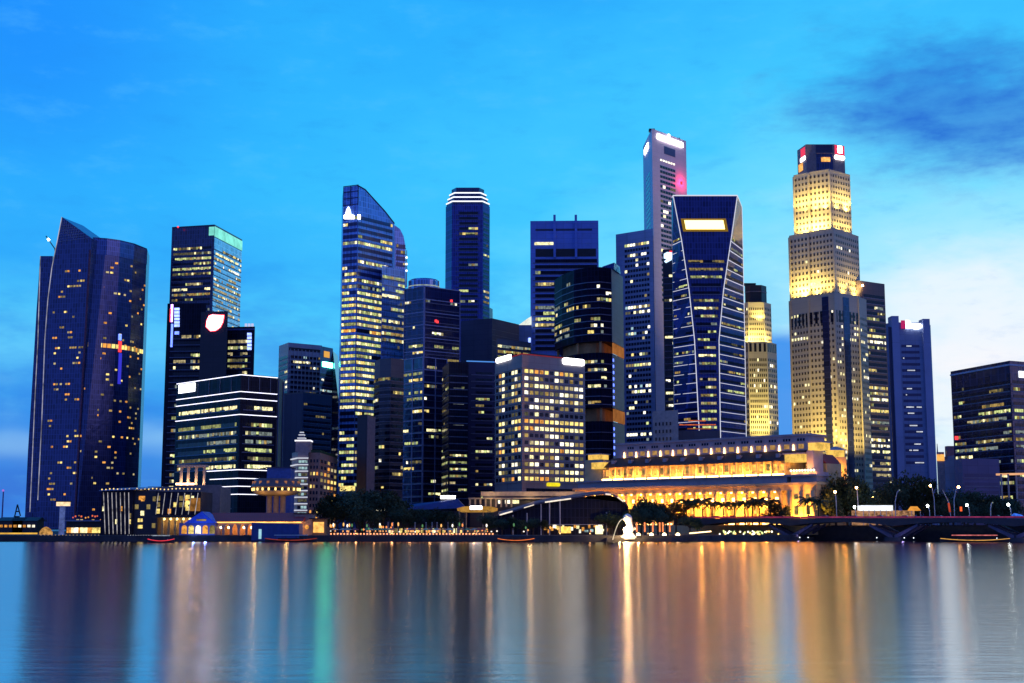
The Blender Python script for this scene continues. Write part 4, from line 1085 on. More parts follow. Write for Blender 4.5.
# ---- 22 dark block at the right edge
def edge_block():
    Y = 700
    t, fs, H, poly, c = tower('office_block', 'dark glass office block at the right edge with yellow lit floors', [(950.5, 371.5), (1009.5, 360.6), (1040, 363)], Y, 1, glass('glass_edge', (.025, .03, .08), metal=.35))
    strip(t, fs, H-2.6, plain('rail_pale', (.4, .45, .6)), .9, .5, 'roof_rail')
    zs = levels(H-7, zat(500, Y), 3.75)
    pf = lambda z: .12 if z > zat(398, Y) else .7
    bands(t, fs, zs, 1.8, 1.7, PAL['lime'], .6, 1.5, 1, pf=pf, quiet=.25, stay=.85)
    sign(t, fs[1], 1018.5, 371, 1032, 377.5, lit('sign_cool2', (.9, .93, 1), 2.0, var=0))
    u, z = fs[0].uz(958, 438); mb = MB(); mb.box(tuple(fs[0].p(u, z, .5)), (2.5, .8, 2), NEONR); mb.build('red_lamp', t)
    # porch of slim columns under an amber beam
    a = at(996, 474.5, 660); b = at(1040, 473.5, 655); mb = MB(); mb.tube(a, b, .5, lit('beam_amber', (1, .5, .25), .9, var=.2)); pb = mb.build('porch_beam', t)
    for px in (1001, 1008, 1016, 1026):
        p = at(px, 474, 658); mb = MB(); mb.tube((p.x, p.y, GZ), (p.x, p.y, p.z), .45, plain('porch_column', (.5, .4, .36))); mb.build('porch_column', t)
    t2, g, H2, p2, _ = tower('low_block', 'low mauve block in front of the dark right edge block', [(954, 459.5), (962, 458.5), (999, 459)], 680, 1, wall('clad_mauve', (.16, .14, .26), .6), depth=30)
    bands(t2, g[1:], levels(H2-4, zat(512, 680), 4.2), 1.7, 3, [LE], .1, 1, 1, glassm=wall('slot_dark', (.07, .07, .17), .4))
    t3, g, H3, p3, _ = tower('low_block', 'small beige tower with an orange lit lantern storey beside the slab tower', [(936.5, 452), (944, 452)], 760, 0, plain('annex_stone', (.42, .38, .38)), depth=12)
    strip(t3, g, H3-5, lit('lantern', (1, .45, .1), 1.2, var=.4), 3.6, .4, 'lantern_window'); 
    p = g[0].p(g[0].width(50)/2, H3, -5); mast(t3, p.x, p.y, H3-.2, H3+5, .4, plain('pale_panel', (.22, .2, .24)), 'finial')
    t4, g, H4, p4, _ = tower('low_block', 'small violet stepped block with a pink stair tower beside the low mauve block', [(943.5, 457), (956, 455)], 790, 0, CLAD_PURP, depth=16)
    mb = MB(); slab(mb, g[0], 3, 7.5, H4-2, H4+6, 0, -6, plain('pink_wall', (.4, .2, .22))); mb.build('stair_tower', t4)
edge_block()
# ================================================================== THE GOLDEN HOTEL
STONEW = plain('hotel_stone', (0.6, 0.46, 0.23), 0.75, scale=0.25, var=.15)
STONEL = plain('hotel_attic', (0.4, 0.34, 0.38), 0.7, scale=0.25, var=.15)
ROOFP = wall('roof_pierred', (0.55, 0.05, 0.05), 0.7, ph=.6, pw=.8)
ROOFR = wall('roof_redtile', (0.06, 0.02, 0.018), 0.7, ph=.6, pw=.8)
WARM = (1.0, 0.38, 0.045)
def hotel():
    A = at(577, 500, 712).xy; B = at(817, 500, 617).xy
    global HF
    f = HF = Face(A, B); Wd = f.width(20); d2 = (B-A).normalized(); n = f.normal(20); back = -n
    ux = lambda px: f.uz(px, 490)[0]
    ym = lambda py, px=705: f.uz(px, py)[1]
    t = thing('grand_hotel', 'long golden floodlit classical hotel with columns and a dark red roof', 'hotel', (*((A+B)/2+back*20), GZ))
    def blk(u0, u1, b0, b1, z0, z1, mat, nm, par=None):
        mb = MB(); P_ = [A+d2*u0+back*b0, A+d2*u1+back*b0, A+d2*u1+back*b1, A+d2*u0+back*b1]; mb.prism(P_, z0, z1, mat); return mb.build(nm, par or t)
    zc = ym(490); zl = ym(484); zled = ym(476.5); zr0 = ym(463.5); zr1 = ym(453); zt = ym(439)
    uE = ux(786)                                             # pavilion starts here
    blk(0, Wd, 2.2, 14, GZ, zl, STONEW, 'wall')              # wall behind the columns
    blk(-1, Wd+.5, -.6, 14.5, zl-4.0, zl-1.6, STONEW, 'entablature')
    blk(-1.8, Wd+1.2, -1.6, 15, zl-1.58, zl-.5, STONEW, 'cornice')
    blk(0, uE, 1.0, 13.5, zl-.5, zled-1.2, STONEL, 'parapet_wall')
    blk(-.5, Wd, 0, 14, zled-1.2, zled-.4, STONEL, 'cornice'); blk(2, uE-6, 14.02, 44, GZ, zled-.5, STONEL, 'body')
    blk(ux(597), uE, 4.5, 30, zled-.4, zr0, plain('hotel_gold', (.5, .36, .17), .75), 'loggia_storey')
    # ledge lights in lengths between the piers
    k = 15
    for i in range(k):
        u0 = lerp(ux(600), uE-1, i/k)+.6; u1 = lerp(ux(600), uE-1, (i+1)/k)-.5
        blk(u0, u1, .9, 1.3, zled-.38, zled+.35, GOLDW, 'ledge_light')
    for i in range(28):
        u = lerp(ux(600), uE-2, (i+.5)/28); blk(u-1.2, u+1.2, 4.3, 4.6, zled+2.0, zr0-1.2, lit('hotel_window', (1, .45, .08), 1.5, var=.6) if random.random() < .8 else LD, 'window')
    for i in range(29):
        u = lerp(ux(600), uE-2, i/28); mb = MB(); p = f.p(u, zled, -3.2); mb.tube((p.x, p.y, zled-.4), (p.x, p.y, zr0), .4, STONEW); mb.build('loggia_column', t)
    # red mansard
    mb = MB(); u0, u1 = ux(595), uE+1
    lo = [A+d2*u0+back*2.5, A+d2*u1+back*2.5, A+d2*u1+back*32, A+d2*u0+back*32]; hi = [A+d2*(u0+4)+back*10, A+d2*(u1+5)+back*10, A+d2*(u1-3)+back*29, A+d2*(u0+4)+back*29]
    mb.loft([[(p.x, p.y, zr0) for p in lo], [(p.x, p.y, zr1) for p in hi]], ROOFR); rf = mb.build('roof', t)
    for i in range(10):
        u = lerp(u0+8, u1-8, i/9); mb = MB(); p = A+d2*u+back*6.2; mb.box((p.x, p.y, (zr0+zr1)/2+.2), (2, 2.4, 1.8), STONEL, math.atan2(d2.y, d2.x)); 
        dm = mb.build('dormer', rf)
    # lavender attic with uplights
    a0, a1 = ux(603), ux(798)
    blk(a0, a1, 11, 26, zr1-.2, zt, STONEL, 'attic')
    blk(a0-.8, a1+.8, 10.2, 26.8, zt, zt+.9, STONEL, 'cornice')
    na = 14
    for i in range(na):
        u = lerp(a0+2, ux(790), (i+.5)/na)
        mb = MB(); p = A+d2*u+back*10.7; mb.tube((p.x, p.y, zr1-.1), (p.x, p.y, zr1+2.8), .5, lit('uplight', (1, .55, .2), 9, var=0, sample=True), .22); mb.build('uplight', t)
        for q in (-1, 0, 1):
            uu = u+4.0+q*1.5
            blk(uu-.5, uu+.5, 10.85, 11.1, zt-2.4, zt-1.2, DARKW, 'window')
        blk(u+2.6, u+5.4, 10.85, 11.1, zr1+.8, zr1+3.0, lit('attic_window', (1, .55, .18), .45, var=.5), 'window')
    # giant columns, capitals, wall windows and floodlights
    nc = 21
    for i in range(nc):
        u = lerp(3, uE-3, i/(nc-1)); p = f.p(u, 20, .2)
        mb = MB(); mb.lathe((p.x, p.y, 0), [(1.15, GZ), (1.15, GZ+1), (.95, GZ+1.2), (.9, zl-6), (.8, zl-5)], STONEW, 14); c_ = mb.build('column', t, smooth=True)
        mb = MB(); mb.box((p.x, p.y, zl-4.5), (2.3, 2.3, 1.0), STONEW, f.yaw(20)); mb.build('capital', c_)
        if i < nc-1:
            um = lerp(3, uE-3, (i+.5)/(nc-1))
            w_ = lit('bay_lamp', (1, .55, .14), 14, var=0, sample=True)
            blk(um-.9, um+.9, 1.9, 2.3, zl-8.6, zl-7.0, w_, 'window'); blk(um-.7, um+.7, 1.95, 2.3, zl-14.5, zl-11.5, lit('hotel_window2', (1, .45, .08), 2.0, var=.5), 'window')
            blk(um-.35, um+.35, -.4, .2, zl-4.9, zl-4.3, w_, 'soffit_lamp')
            if i % 2 == 0:
                q = f.p(um, GZ+2, 3.4); point('floodlight', (q.x, q.y, GZ+5.4), 22000, WARM, t, .4, spot=R(140), aim=tuple(f.p(um, zl-6, -1)))
                q = f.p(um, GZ+2, -1.0); point('floodlight', (q.x, q.y, zl-11), 5500, WARM, t, .4)
    # upper floodlights washing the loggia storey
    for i in range(8):
        q = f.p(lerp(ux(603), uE-4, (i+.5)/8), 30, -.6); point('floodlight', (q.x, q.y, zled+1.2), 6500, WARM, t, .3, spot=R(160), aim=tuple(f.p(lerp(ux(603), uE-4, (i+.5)/8), zled+4, -5)))
    # lit plinth
    for i in range(15):
        u0 = lerp(ux(640), ux(800), i/15)+1; u1 = lerp(ux(640), ux(800), (i+1)/15)-1.4; blk(u0, u1, -5.4, -5, GZ+4.6, GZ+5.3, lit('strip_plinth', (1, .55, .14), 10, var=.2, sample=True), 'plinth_light')
    blk(ux(640)-3, Wd+2, -11, .3, GZ, GZ+4.4, STONEW, 'terrace')
    # right pavilion
    uP = ux(787)
    blk(uP, Wd, -.4, 13.5, GZ, zl-4, STONEW, 'pavilion')
    for u in (uP+2, uP+8, uP+14, Wd-1.6):
        mb = MB(); p = f.p(u, 20, .9); mb.lathe((p.x, p.y, 0), [(1.2, GZ), (1.1, GZ+1.2), (.95, zl-4.2)], STONEW, 12); mb.build('pilaster', t, smooth=True)
    for u in (uP+5, uP+11): blk(u-1, u+1, -.7, -.3, GZ+9, GZ+13, LD, 'window'); blk(u-1, u+1, -.7, -.3, GZ+16, GZ+18, LD, 'window')
    for u, pw in ((uP+4, 42000), (uP+12, 46000)): q = f.p(u, GZ, 6.2); point('floodlight', (q.x, q.y, GZ+6.4), pw, WARM, t, .4, spot=R(130), aim=tuple(f.p(u, zl-9, 0)))
    for u in (uP+3, uP+9, uP+15): q = f.p(u, 30, .8); point('floodlight', (q.x, q.y, zled+1.0), 2600, WARM, t, .3, spot=R(150), aim=tuple(f.p(u, zled+4, -4)))
    blk(uP+1, Wd-1, 2.0, 13, zl-.5, zled+.8, STONEL, 'pavilion_attic')
    blk(uP+9, Wd-3.0, 3.0, 12, zled+.8, ym(450, 812), STONEL, 'pavilion_tower')
    for i in range(9): u = lerp(uP+1.5, Wd-2, i/8); mb = MB(); p = f.p(u, 20, -1.5); mb.ball((p.x, p.y, zled+1.5), .55, lit('parapet_lamp', (1, .8, .5), 3.5, var=0)); mb.build('parapet_lamp', t)
    gold = lit('lantern_gold', (1, .6, .12), 1.0, var=.45, scale=.25)
    def lantern(px0, px1, py0, py1, b, cap=True):
        u0, z1 = f.uz(px0, py0); u1, z0 = f.uz(px1, py1); l = blk(u0, u1, b, b+8, z0, z1, gold, 'lantern')
        blk(u0-.8, u1+.8, b-.8, b+8.8, z1, z1+.6, STONEL, 'lantern_roof', l); 
    lantern(784, 802, 454.5, 461.5, .5); lantern(803.5, 817, 442.5, 449.3, 4)
    lantern(581, 592, 454.5, 459.5, 6); lantern(589, 600.5, 462.5, 468.5, 2)
    blk(ux(579), ux(596), 5, 20, zled-.4, ym(459.5, 586), STONEW, 'pavilion_tower')
    # rear wing turning the corner on the right
    C = B+back*38+d2*6
    mb = MB(); P_ = [B+back*15-d2*3, B+back*27-d2*2, B+back*30-d2*14, B+back*15-d2*14]; mb.prism(P_, GZ, ym(462, 815), STONEW); mb.build('wing', t)
    mb = MB(); mb.loft([[(p.x, p.y, ym(462, 815)) for p in P_], [(p.x, p.y, ym(452, 815)) for p in [P_[0].lerp(P_[3], .4), P_[1].lerp(P_[2], .4), P_[1].lerp(P_[2], .6), P_[0].lerp(P_[3], .6)]]], wall('roof_brightred', (.4, .06, .04), .7, ph=.6, pw=.8)); mb.build('roof', t)
    a = at(829.5, 451, 650); b = at(846, 451, 650); mb = MB(); mb.box(((a.x+b.x)/2, 655, (zat(457, 650)+GZ)/2), (b.x-a.x, 10, zat(457, 650)-GZ), STONEW); mb.build('corner_tower', t)
    mb = MB(); mb.box(((a.x+b.x)/2, 655, zat(453.5, 650)), ((b.x-a.x)*.86, 8, zat(450, 650)-zat(457, 650)), gold); l = mb.build('lantern', t)
    mb = MB(); cx = (a.x+b.x)/2; zz = zat(450, 650); mb.loft([[(cx-5, 650, zz), (cx+5, 650, zz), (cx+5, 660, zz), (cx-5, 660, zz)], [(cx-.3, 654.7, zz+2), (cx+.3, 654.7, zz+2), (cx+.3, 655.3, zz+2), (cx-.3, 655.3, zz+2)]], STONEL); mb.build('lantern_roof', l)
    for px, py in ((836, 468), (843, 470)): p = at(px, py, 647); point('floodlight', tuple(p), 1500, WARM, t, .6)
hotel()

# ================================================================== LEFT WATERFRONT
BEAM = plain('portico_stone', (.5, .4, .3), .7)
def glass_pavilion():
    Y = 575
    t = thing('glass_pavilion', 'angular dark glass waterfront building with leaning white lit fins', 'building', (at(150, 520, Y).x, Y+15, GZ))
    X0, X1, X2, X3 = (at(px, 500, Y).x for px in (101.5, 131.5, 155, 199))
    def zz(py): return zat(py, Y)
    mb = MB(); mb.prism([(X0, Y), (X1, Y+2), (X1, Y+26), (X0+2, Y+26)], GZ, [zz(491), zz(488.5), zz(486), zz(487)], BLACKG); mb.build('finned_volume', t)
    mb = MB(); mb.prism([(X1-.2, Y+4), (X2+.2, Y+4), (X2+.2, Y+26), (X1-.2, Y+26)], GZ, zz(490.5), CLAD_DARK); mb.build('recessed_volume', t)
    mb = MB(); mb.prism([(X2, Y+1), (X3, Y+3), (X3, Y+26), (X2, Y+26)], zz(515.5), zz(491.5), BLACKG); mb.build('leaning_volume', t)
    mb = MB(); mb.prism([(X2, Y+6), (X3, Y+7), (X3, Y+26), (X2, Y+26)], GZ, zz(515.4), plain('lobby_wall', (.3, .2, .1), .7)); mb.build('lobby', t)
    mb = MB(); mb.loft([[(X0-1, Y-1, zz(491)), (X1+5, Y-1, zz(489.5)), (X1+6, Y+28, zz(485)), (X0, Y+28, zz(486.5))], [(X0-1, Y-1, zz(490.4)), (X1+5, Y-1, zz(489)), (X1+6, Y+28, zz(484.5)), (X0, Y+28, zz(486))]], plain('zinc_roof', (.22, .26, .4), .35, .5)); mb.build('sloped_roof', t)
    mb = MB(); mb.box(((X2+X3)/2, Y+.6, zz(516.6)), (X3-X2+1, 4, .8), CONC); mb.build('canopy', t)
    fin = lit('fin_white', (.85, .8, .85), .5, var=.7, scale=.35)
    for i in range(7):
        a = at(103.5+i*4.2, 492.5, Y-.8); b = at(105.2+i*4.0, 534, Y-.8); mb = MB(); mb.tube(b, a, .16, fin, n=5); mb.build('fin', t)
    for i in range(7):
        a = at(158.5+i*6.6, 493, Y); b = at(155.8+i*6.5, 514.5, Y); mb = MB(); mb.tube(b, a, .15, fin, n=5); mb.build('fin', t)
    fr = [Face((X0, Y), (X1, Y+2)), Face((X1, Y+4), (X2, Y+4)), Face((X2, Y+1), (X3, Y+3))]
    for f, n, zs, p in ((fr[0], 7, (530.5, 524, 518, 511), .25), (fr[1], 4, (528, 521.5, 515.5, 509, 501), .3), (fr[2], 8, (513.5, 507, 500.5), .35)):
        for py in zs:
            for i in range(n):
                if random.random() < p:
                    w_ = f.width(10); u = w_*i/n; mb = MB(); slab(mb, f, u+.5, u+w_/n-.5, zz(py), zz(py)+2.0, .15, -.1, random.choice([LY, LO, LC, LD, LD])); mb.build('window', t)
    for py in (495, 500.5, 506.5): sign(t, fr[2], 185.6, py, 189.6, py+4, LY, 'window', off=.2)
    for py in (518.5, 525): sign(t, fr[1], 138, py, 142.5, py+3.4, LY, 'window', off=.2)
    sign(t, fr[1], 139, 496, 145, 500, LO, 'window', off=.2)
    for i in range(6):
        px = 161.5+i*6.4; p = at(px, 520, Y); mb = MB(); mb.box((p.x, Y+2.2, (GZ+zz(517.5))/2), (.9, .9, zz(517.5)-GZ), plain('gold_column', (.6, .45, .2), .6)); mb.build('column', t)
        mb = MB(); mb.ball((p.x+.9, Y+1.2, zz(519)), .5, lit('canopy_lamp', (1, .8, .3), 3.5, var=0)); mb.build('canopy_lamp', t)
    for px in (167, 180, 193): p = at(px, 524, Y); point('canopy_light', (p.x, Y+3.5, zz(521)), 420, (1, .65, .25), t, .4)
    for i in range(26):
        px = 102+i*3.9; py = 489.5-(.4 if px > 132 else 0)+random.uniform(-.8, .4); p = at(px, py, Y+3); mb = MB(); mb.ball(tuple(p), .3, lit('roof_glow', (1, .7, .25), 1.6, var=0), 6, 4); mb.build('roof_lamp', t)
    sign(t, fr[2], 190.5, 498, 200, 511, lit('amber_wall', (1, .42, .1), .35, var=.6, scale=.25), 'lit_wall', off=.3)
glass_pavilion()

def portico():
    Y = 640
    xa, xb = at(165, 480, Y).x, at(208, 480, Y).x
    t0 = thing('terrace_block', 'dark terrace block under the white portico frame', 'building', ((xa+xb)/2, Y+8, GZ))
    mb = MB(); mb.prism([(xa-8, Y), (xb+6, Y+1), (xb+6, Y+24), (xa-8, Y+24)], GZ, zat(486.5, Y), plain('terrace_grey', (.2, .19, .2))); mb.build('body', t0)
    mb = MB(); mb.prism([(xb-9, Y-1.5), (xb+6.3, Y-1.5), (xb+6.3, Y+2), (xb-9, Y+2)], GZ, zat(485, Y), plain('terrace_grey2', (.24, .21, .2))); mb.build('wing', t0)
    for i in range(9):
        p = at(198+i*.8+random.random()*5, random.uniform(500, 512), Y-2); mb = MB(); mb.box((p.x, Y-1.6, p.z), (1.4, .4, 1.2), random.choice([LO, LY, LD])); mb.build('window', t0)
    t = thing('portico_frame', 'white lit rooftop frame of four columns and a flat lintel', 'portico', ((xa+xb)/2, Y+4, zat(486.4, Y)))
    mb = MB(); a = at(178, 466, Y+4); b = at(207, 464, Y+4); mb.box(((a.x+b.x)/2, Y+5, a.z), (b.x-a.x, 6, 1.0), BEAM); mb.build('lintel', t)
    for px in (181.5, 188.5, 196.5, 204.5):
        p = at(px, 470, Y+3); mb = MB(); mb.box((p.x, Y+3, (zat(486.4, Y)+a.z)/2), (1.1, 1.1, a.z-zat(486.4, Y)-.9), BEAM); mb.build('column', t)
    p0 = at(176, 484, Y+1); p1 = at(194, 484, Y+1); mb = MB(); mb.box(((p0.x+p1.x)/2, Y+1, p0.z), (p1.x-p0.x, 1, .9), lit('portico_strip', (1, .56, .3), 8, var=.2, sample=True)); mb.build('floor_light', t)
    for px in (184, 192, 200): q = at(px, 483, Y+1.5); point('portico_lamp', (q.x, Y+1.2, q.z+.3), 700, (1, .6, .3), t, .4)
portico()

def rotunda():
    Y = 620; c = at(276, 500, Y)
    t = thing('rotunda_tower', 'disc shaped lookout on a stem ringed by golden lights', 'tower', (c.x, Y, GZ))
    z = lambda py: zat(py, Y-10)
    mb = MB()
    for dx_ in (-3.0, 0.1, 3.2): mb = MB(); mb.tube((c.x+dx_, Y, GZ), (c.x+dx_, Y, z(494)), 1.25, plain('stem', (.36, .26, .2), .7), n=12); mb.build('stem', t)
    mb = MB(); mb.lathe((c.x, Y, 0), [(5, z(495.4)), (9.2, z(494)), (10.6, z(491.2)), (10.7, z(490.4))], plain('bowl', (.5, .36, .2), .6), 32); mb.build('bowl', t, smooth=True)
    mb = MB(); mb.lathe((c.x, Y, 0), [(10.2, z(490.4)), (10.2, z(487.5))], DARKW, 32); mb.build('gallery', t)
    mb = MB(); mb.lathe((c.x, Y, 0), [(10.8, z(487.4)), (11.6, z(486.6)), (11.6, z(486)), (10.4, z(482)), (9.6, z(478.2)), (.2, z(477.5))], plain('disc_roof', (.16, .12, .12), .6), 32); mb.build('roof', t)
    for i in range(22):
        a = 2*math.pi*i/22; mb = MB(); mb.tube((c.x+10.75*math.cos(a), Y+10.75*math.sin(a), z(490.2)), (c.x+10.75*math.cos(a), Y+10.75*math.sin(a), z(487.6)), .42, lit('gallery_lamp', (1, .66, .2), 2.6, var=.15), n=5); mb.build('gallery_lamp', t)
    for i in range(16):
        a = 2*math.pi*(i+.5)/16; mb = MB(); mb.box((c.x+10.2*math.cos(a), Y+10.2*math.sin(a), z(482.5)), (1.1, 1.1, 1.6), lit('roof_dots', (1, .4, .2), .35, var=.6)); mb.build('roof_lamp', t)
    for a in (-120, -60): point('bowl_lamp', (c.x+14*math.cos(R(a)), Y+14*math.sin(R(a)), z(500)), 900, (1, .55, .15), t, .5)
    t2 = thing('plant_block', 'plain blue box block rising behind the disc shaped lookout', 'building', (at(279, 475, 660).x, 665, GZ))
    a = at(267, 468, 660); b = at(291, 468, 660); mb = MB(); mb.prism([(a.x, 660), (b.x, 660), (b.x, 672), (a.x, 672)], GZ, a.z, plain('blue_render', (.06, .13, .42), .6)); mb.build('body', t2)
    mb = MB(); mb.prism([(a.x-.4, 659.5), (b.x+.4, 659.5), (b.x+.4, 672.5), (a.x-.4, 672.5)], a.z, a.z+.5, CLAD_NAVY); mb.build('coping', t2)
rotunda()

def pier():
    Y = 566
    xa, xb = at(206, 520, Y).x, at(303, 520, Y).x
    t = thing('pier_hall', 'long low arched pier hall with a red tiled roof and lit arches', 'pier', ((xa+xb)/2, Y+12, GZ))
    ze, zrd = zat(521.3, Y), zat(512.8, Y+12)
    mb = MB(); mb.loft([[(xa, Y-1.5, ze-.3), (xa, Y+12, zrd-.3), (xa, Y+26, ze-.3)], [(xa, Y-1.5, ze), (xa, Y+12, zrd), (xa, Y+26, ze)]][:0] or [[(xa, Y-1.5, ze), (xa, Y+12, zrd), (xa, Y+25.5, ze)], [(xb, Y-1.5, ze), (xb, Y+12, zrd), (xb, Y+25.5, ze)]], ROOFP); mb.build('roof', t)
    mb = MB(); mb.box(((xa+xb)/2, Y+14, (GZ+ze)/2), (xb-xa-2, 14, ze-GZ-.1), plain('hall_inside', (.5, .3, .15), .8)); mb.build('hall', t)
    mb = MB(); mb.box(((xa+xb)/2, Y-.9, ze-.45), (xb-xa-1, .5, .45), lit('eave_gold', (1, .5, .12), 2.4, var=.35, scale=.2, sample=True)); mb.build('eave_light', t)
    n = 12; st = (xb-xa-2)/n
    for i in range(n+1):
        x = xa+1+i*st; mb = MB(); mb.box((x, Y, (GZ+ze-.6)/2), (.9, .9, ze-.6-GZ), plain('pier_wall', (.4, .3, .25), .7)); mb.build('pillar', t)
        if i < n:
            mb = MB(); k = 7; pts = [(x+.45+(st-.9)*j/k, GZ+2.6+2.0*math.sin(math.pi*j/k)) for j in range(k+1)]
            up = [(p[0], ze-.62) for p in pts]; F_ = [(p[0], Y-.3, p[1]) for p in pts]+[(p[0], Y-.3, p[1]) for p in up[::-1]]; B_ = [(a, Y+.3, c_) for a, b, c_ in F_]
            mb.loft([F_, B_], plain('pier_wall', (.4, .3, .25), .7)); mb.build('arch', t)
            if random.random() < .62: mb = MB(); mb.ball((x+st/2, Y+2.5, GZ+3.2), .55, lit('arch_lamp', (1, .72, .35), 6, var=0)); mb.build('arch_lamp', t)
    for i in range(6): point('hall_light', (lerp(xa+4, xb-4, i/5), Y+3.5, GZ+4), 520, (1, .5, .16), t, .4)
    # blue gabled house at its left end
    Yb = 561; a, b = at(187, 522, Yb).x, at(216, 522, Yb).x; z0, zp = zat(523, Yb), zat(511.5, Yb)
    g = thing('gabled_house', 'blue gabled house with arched lit windows at the left end of the red roofed pier', 'house', ((a+b)/2, Yb+6, GZ))
    BL = plain('gable_blue', (.05, .12, .6), .5); mx = at(202, 511, Yb).x
    mb = MB(); mb.loft([[(a-1, Yb-.6, z0), (mx, Yb-.6, zp), (b, Yb-.6, z0)], [(a-1, Yb+14, z0), (mx, Yb+14, zp), (b, Yb+14, z0)]], BL); mb.build('gable_roof', g)
    mb = MB(); mb.box(((at(178, 520, Yb).x+b)/2, Yb+7, (GZ+z0)/2), (b-at(178, 520, Yb).x-1, 13, z0-GZ-.05), plain('house_wall', (.12, .13, .35), .6)); mb.build('wall', g)
    mb = MB(); mb.box((mx, Yb-.75, z0+1.2), (4, .2, .7), LD); mb.build('gable_window', g)
    for i in range(5):
        x = at(184+i*7, 528, Yb).x; mb = MB(); k = 8; pts = [(x-1.1, GZ+.6), (x+1.1, GZ+.6)]+[(x+1.1*math.cos(math.pi*j/k), GZ+3.0+1.1*math.sin(math.pi*j/k)) for j in range(k+1)]
        mb.loft([[(p[0], Yb+.7, p[1]) for p in pts], [(p[0], Yb+.35, p[1]) for p in pts]], [LO, LY, LW, LO, LD][i]); mb.build('arched_window', g)
    for px in (194, 206): q = at(px, 532, Yb-5); point('gable_lamp', (q.x, Yb-6, GZ+1), 900, (.15, .3, 1), g, .4)
    # dark blue floating ticket box
    Yc = 552; a, b = at(254, 530, Yc).x, at(299, 530, Yc).x
    q = thing('blue_kiosk', 'long dark blue box kiosk with one pale lit door at the water edge', 'kiosk', ((a+b)/2, Yc+5, .4))
    mb = MB(); mb.prism([(a-1, Yc), (b, Yc), (b, Yc+10), (a-1, Yc+10)], .4, [zat(522.5, Yc), zat(524, Yc), zat(524, Yc), zat(522.5, Yc)], plain('kiosk_blue', (.03, .07, .26), .5)); mb.build('body', q)
    mb = MB(); x = at(260.2, 530, Yc).x; mb.box((x, Yc-.1, zat(534, Yc)), (1.1, .4, 3.9), lit('door_pale', (.45, .85, 1), .8, var=.2)); mb.build('door', q)
    mb = MB(); mb.prism([(a-2, Yc-1), (b+1, Yc-1), (b+1, Yc+11), (a-2, Yc+11)], -.3, .45, DARKM); mb.build('pontoon', q)
    # warm kiosk to the right
    Yk = 572; a, b = at(312, 525, Yk).x, at(325, 525, Yk).x
    k = thing('amber_kiosk', 'small kiosk glowing amber right of the red roofed pier', 'kiosk', ((a+b)/2, Yk+3, GZ))
    mb = MB(); mb.box(((a+b)/2, Yk+4, (GZ+zat(519, Yk))/2), (b-a, 7, zat(519, Yk)-GZ), plain('kiosk_wall', (.3, .2, .12))); mb.build('body', k)
    mb = MB(); mb.box(((a+b)/2, Yk+.4, (GZ+zat(521, Yk))/2+.3), (b-a-1, .3, 4.4), lit('kiosk_amber', (1, .5, .12), 1.3, var=.5, scale=.4)); mb.build('window', k)
    mb = MB(); mb.box(((a+b)/2, Yk+3, zat(518.6, Yk)), (b-a+2, 10, .4), ROOFR); mb.build('roof', k)
    x = at(297, 515, Yk).x; mb = MB()
    k2 = thing('gate_block', 'squat stone gate block closing the right end of the red roofed pier', 'building', (x, Yk+3, GZ))
    mb = MB(); mb.box((at(303.5, 515, Yk).x, Yk+4, (GZ+zat(514, Yk))/2), (7.5, 8, zat(514, Yk)-GZ), plain('pier_wall', (.4, .3, .25), .7)); mb.build('body', k2)
    mb = MB(); mb.box((at(303.5, 515, Yk).x, Yk+4, zat(513.6, Yk)), (8.4, 9, .5), ROOFR); mb.build('coping', k2)
    mb = MB(); mb.ball((at(307, 527, Yk).x, Yk-.3, zat(527, Yk)), .9, LO); mb.build('wall_lamp', k2)
pier()

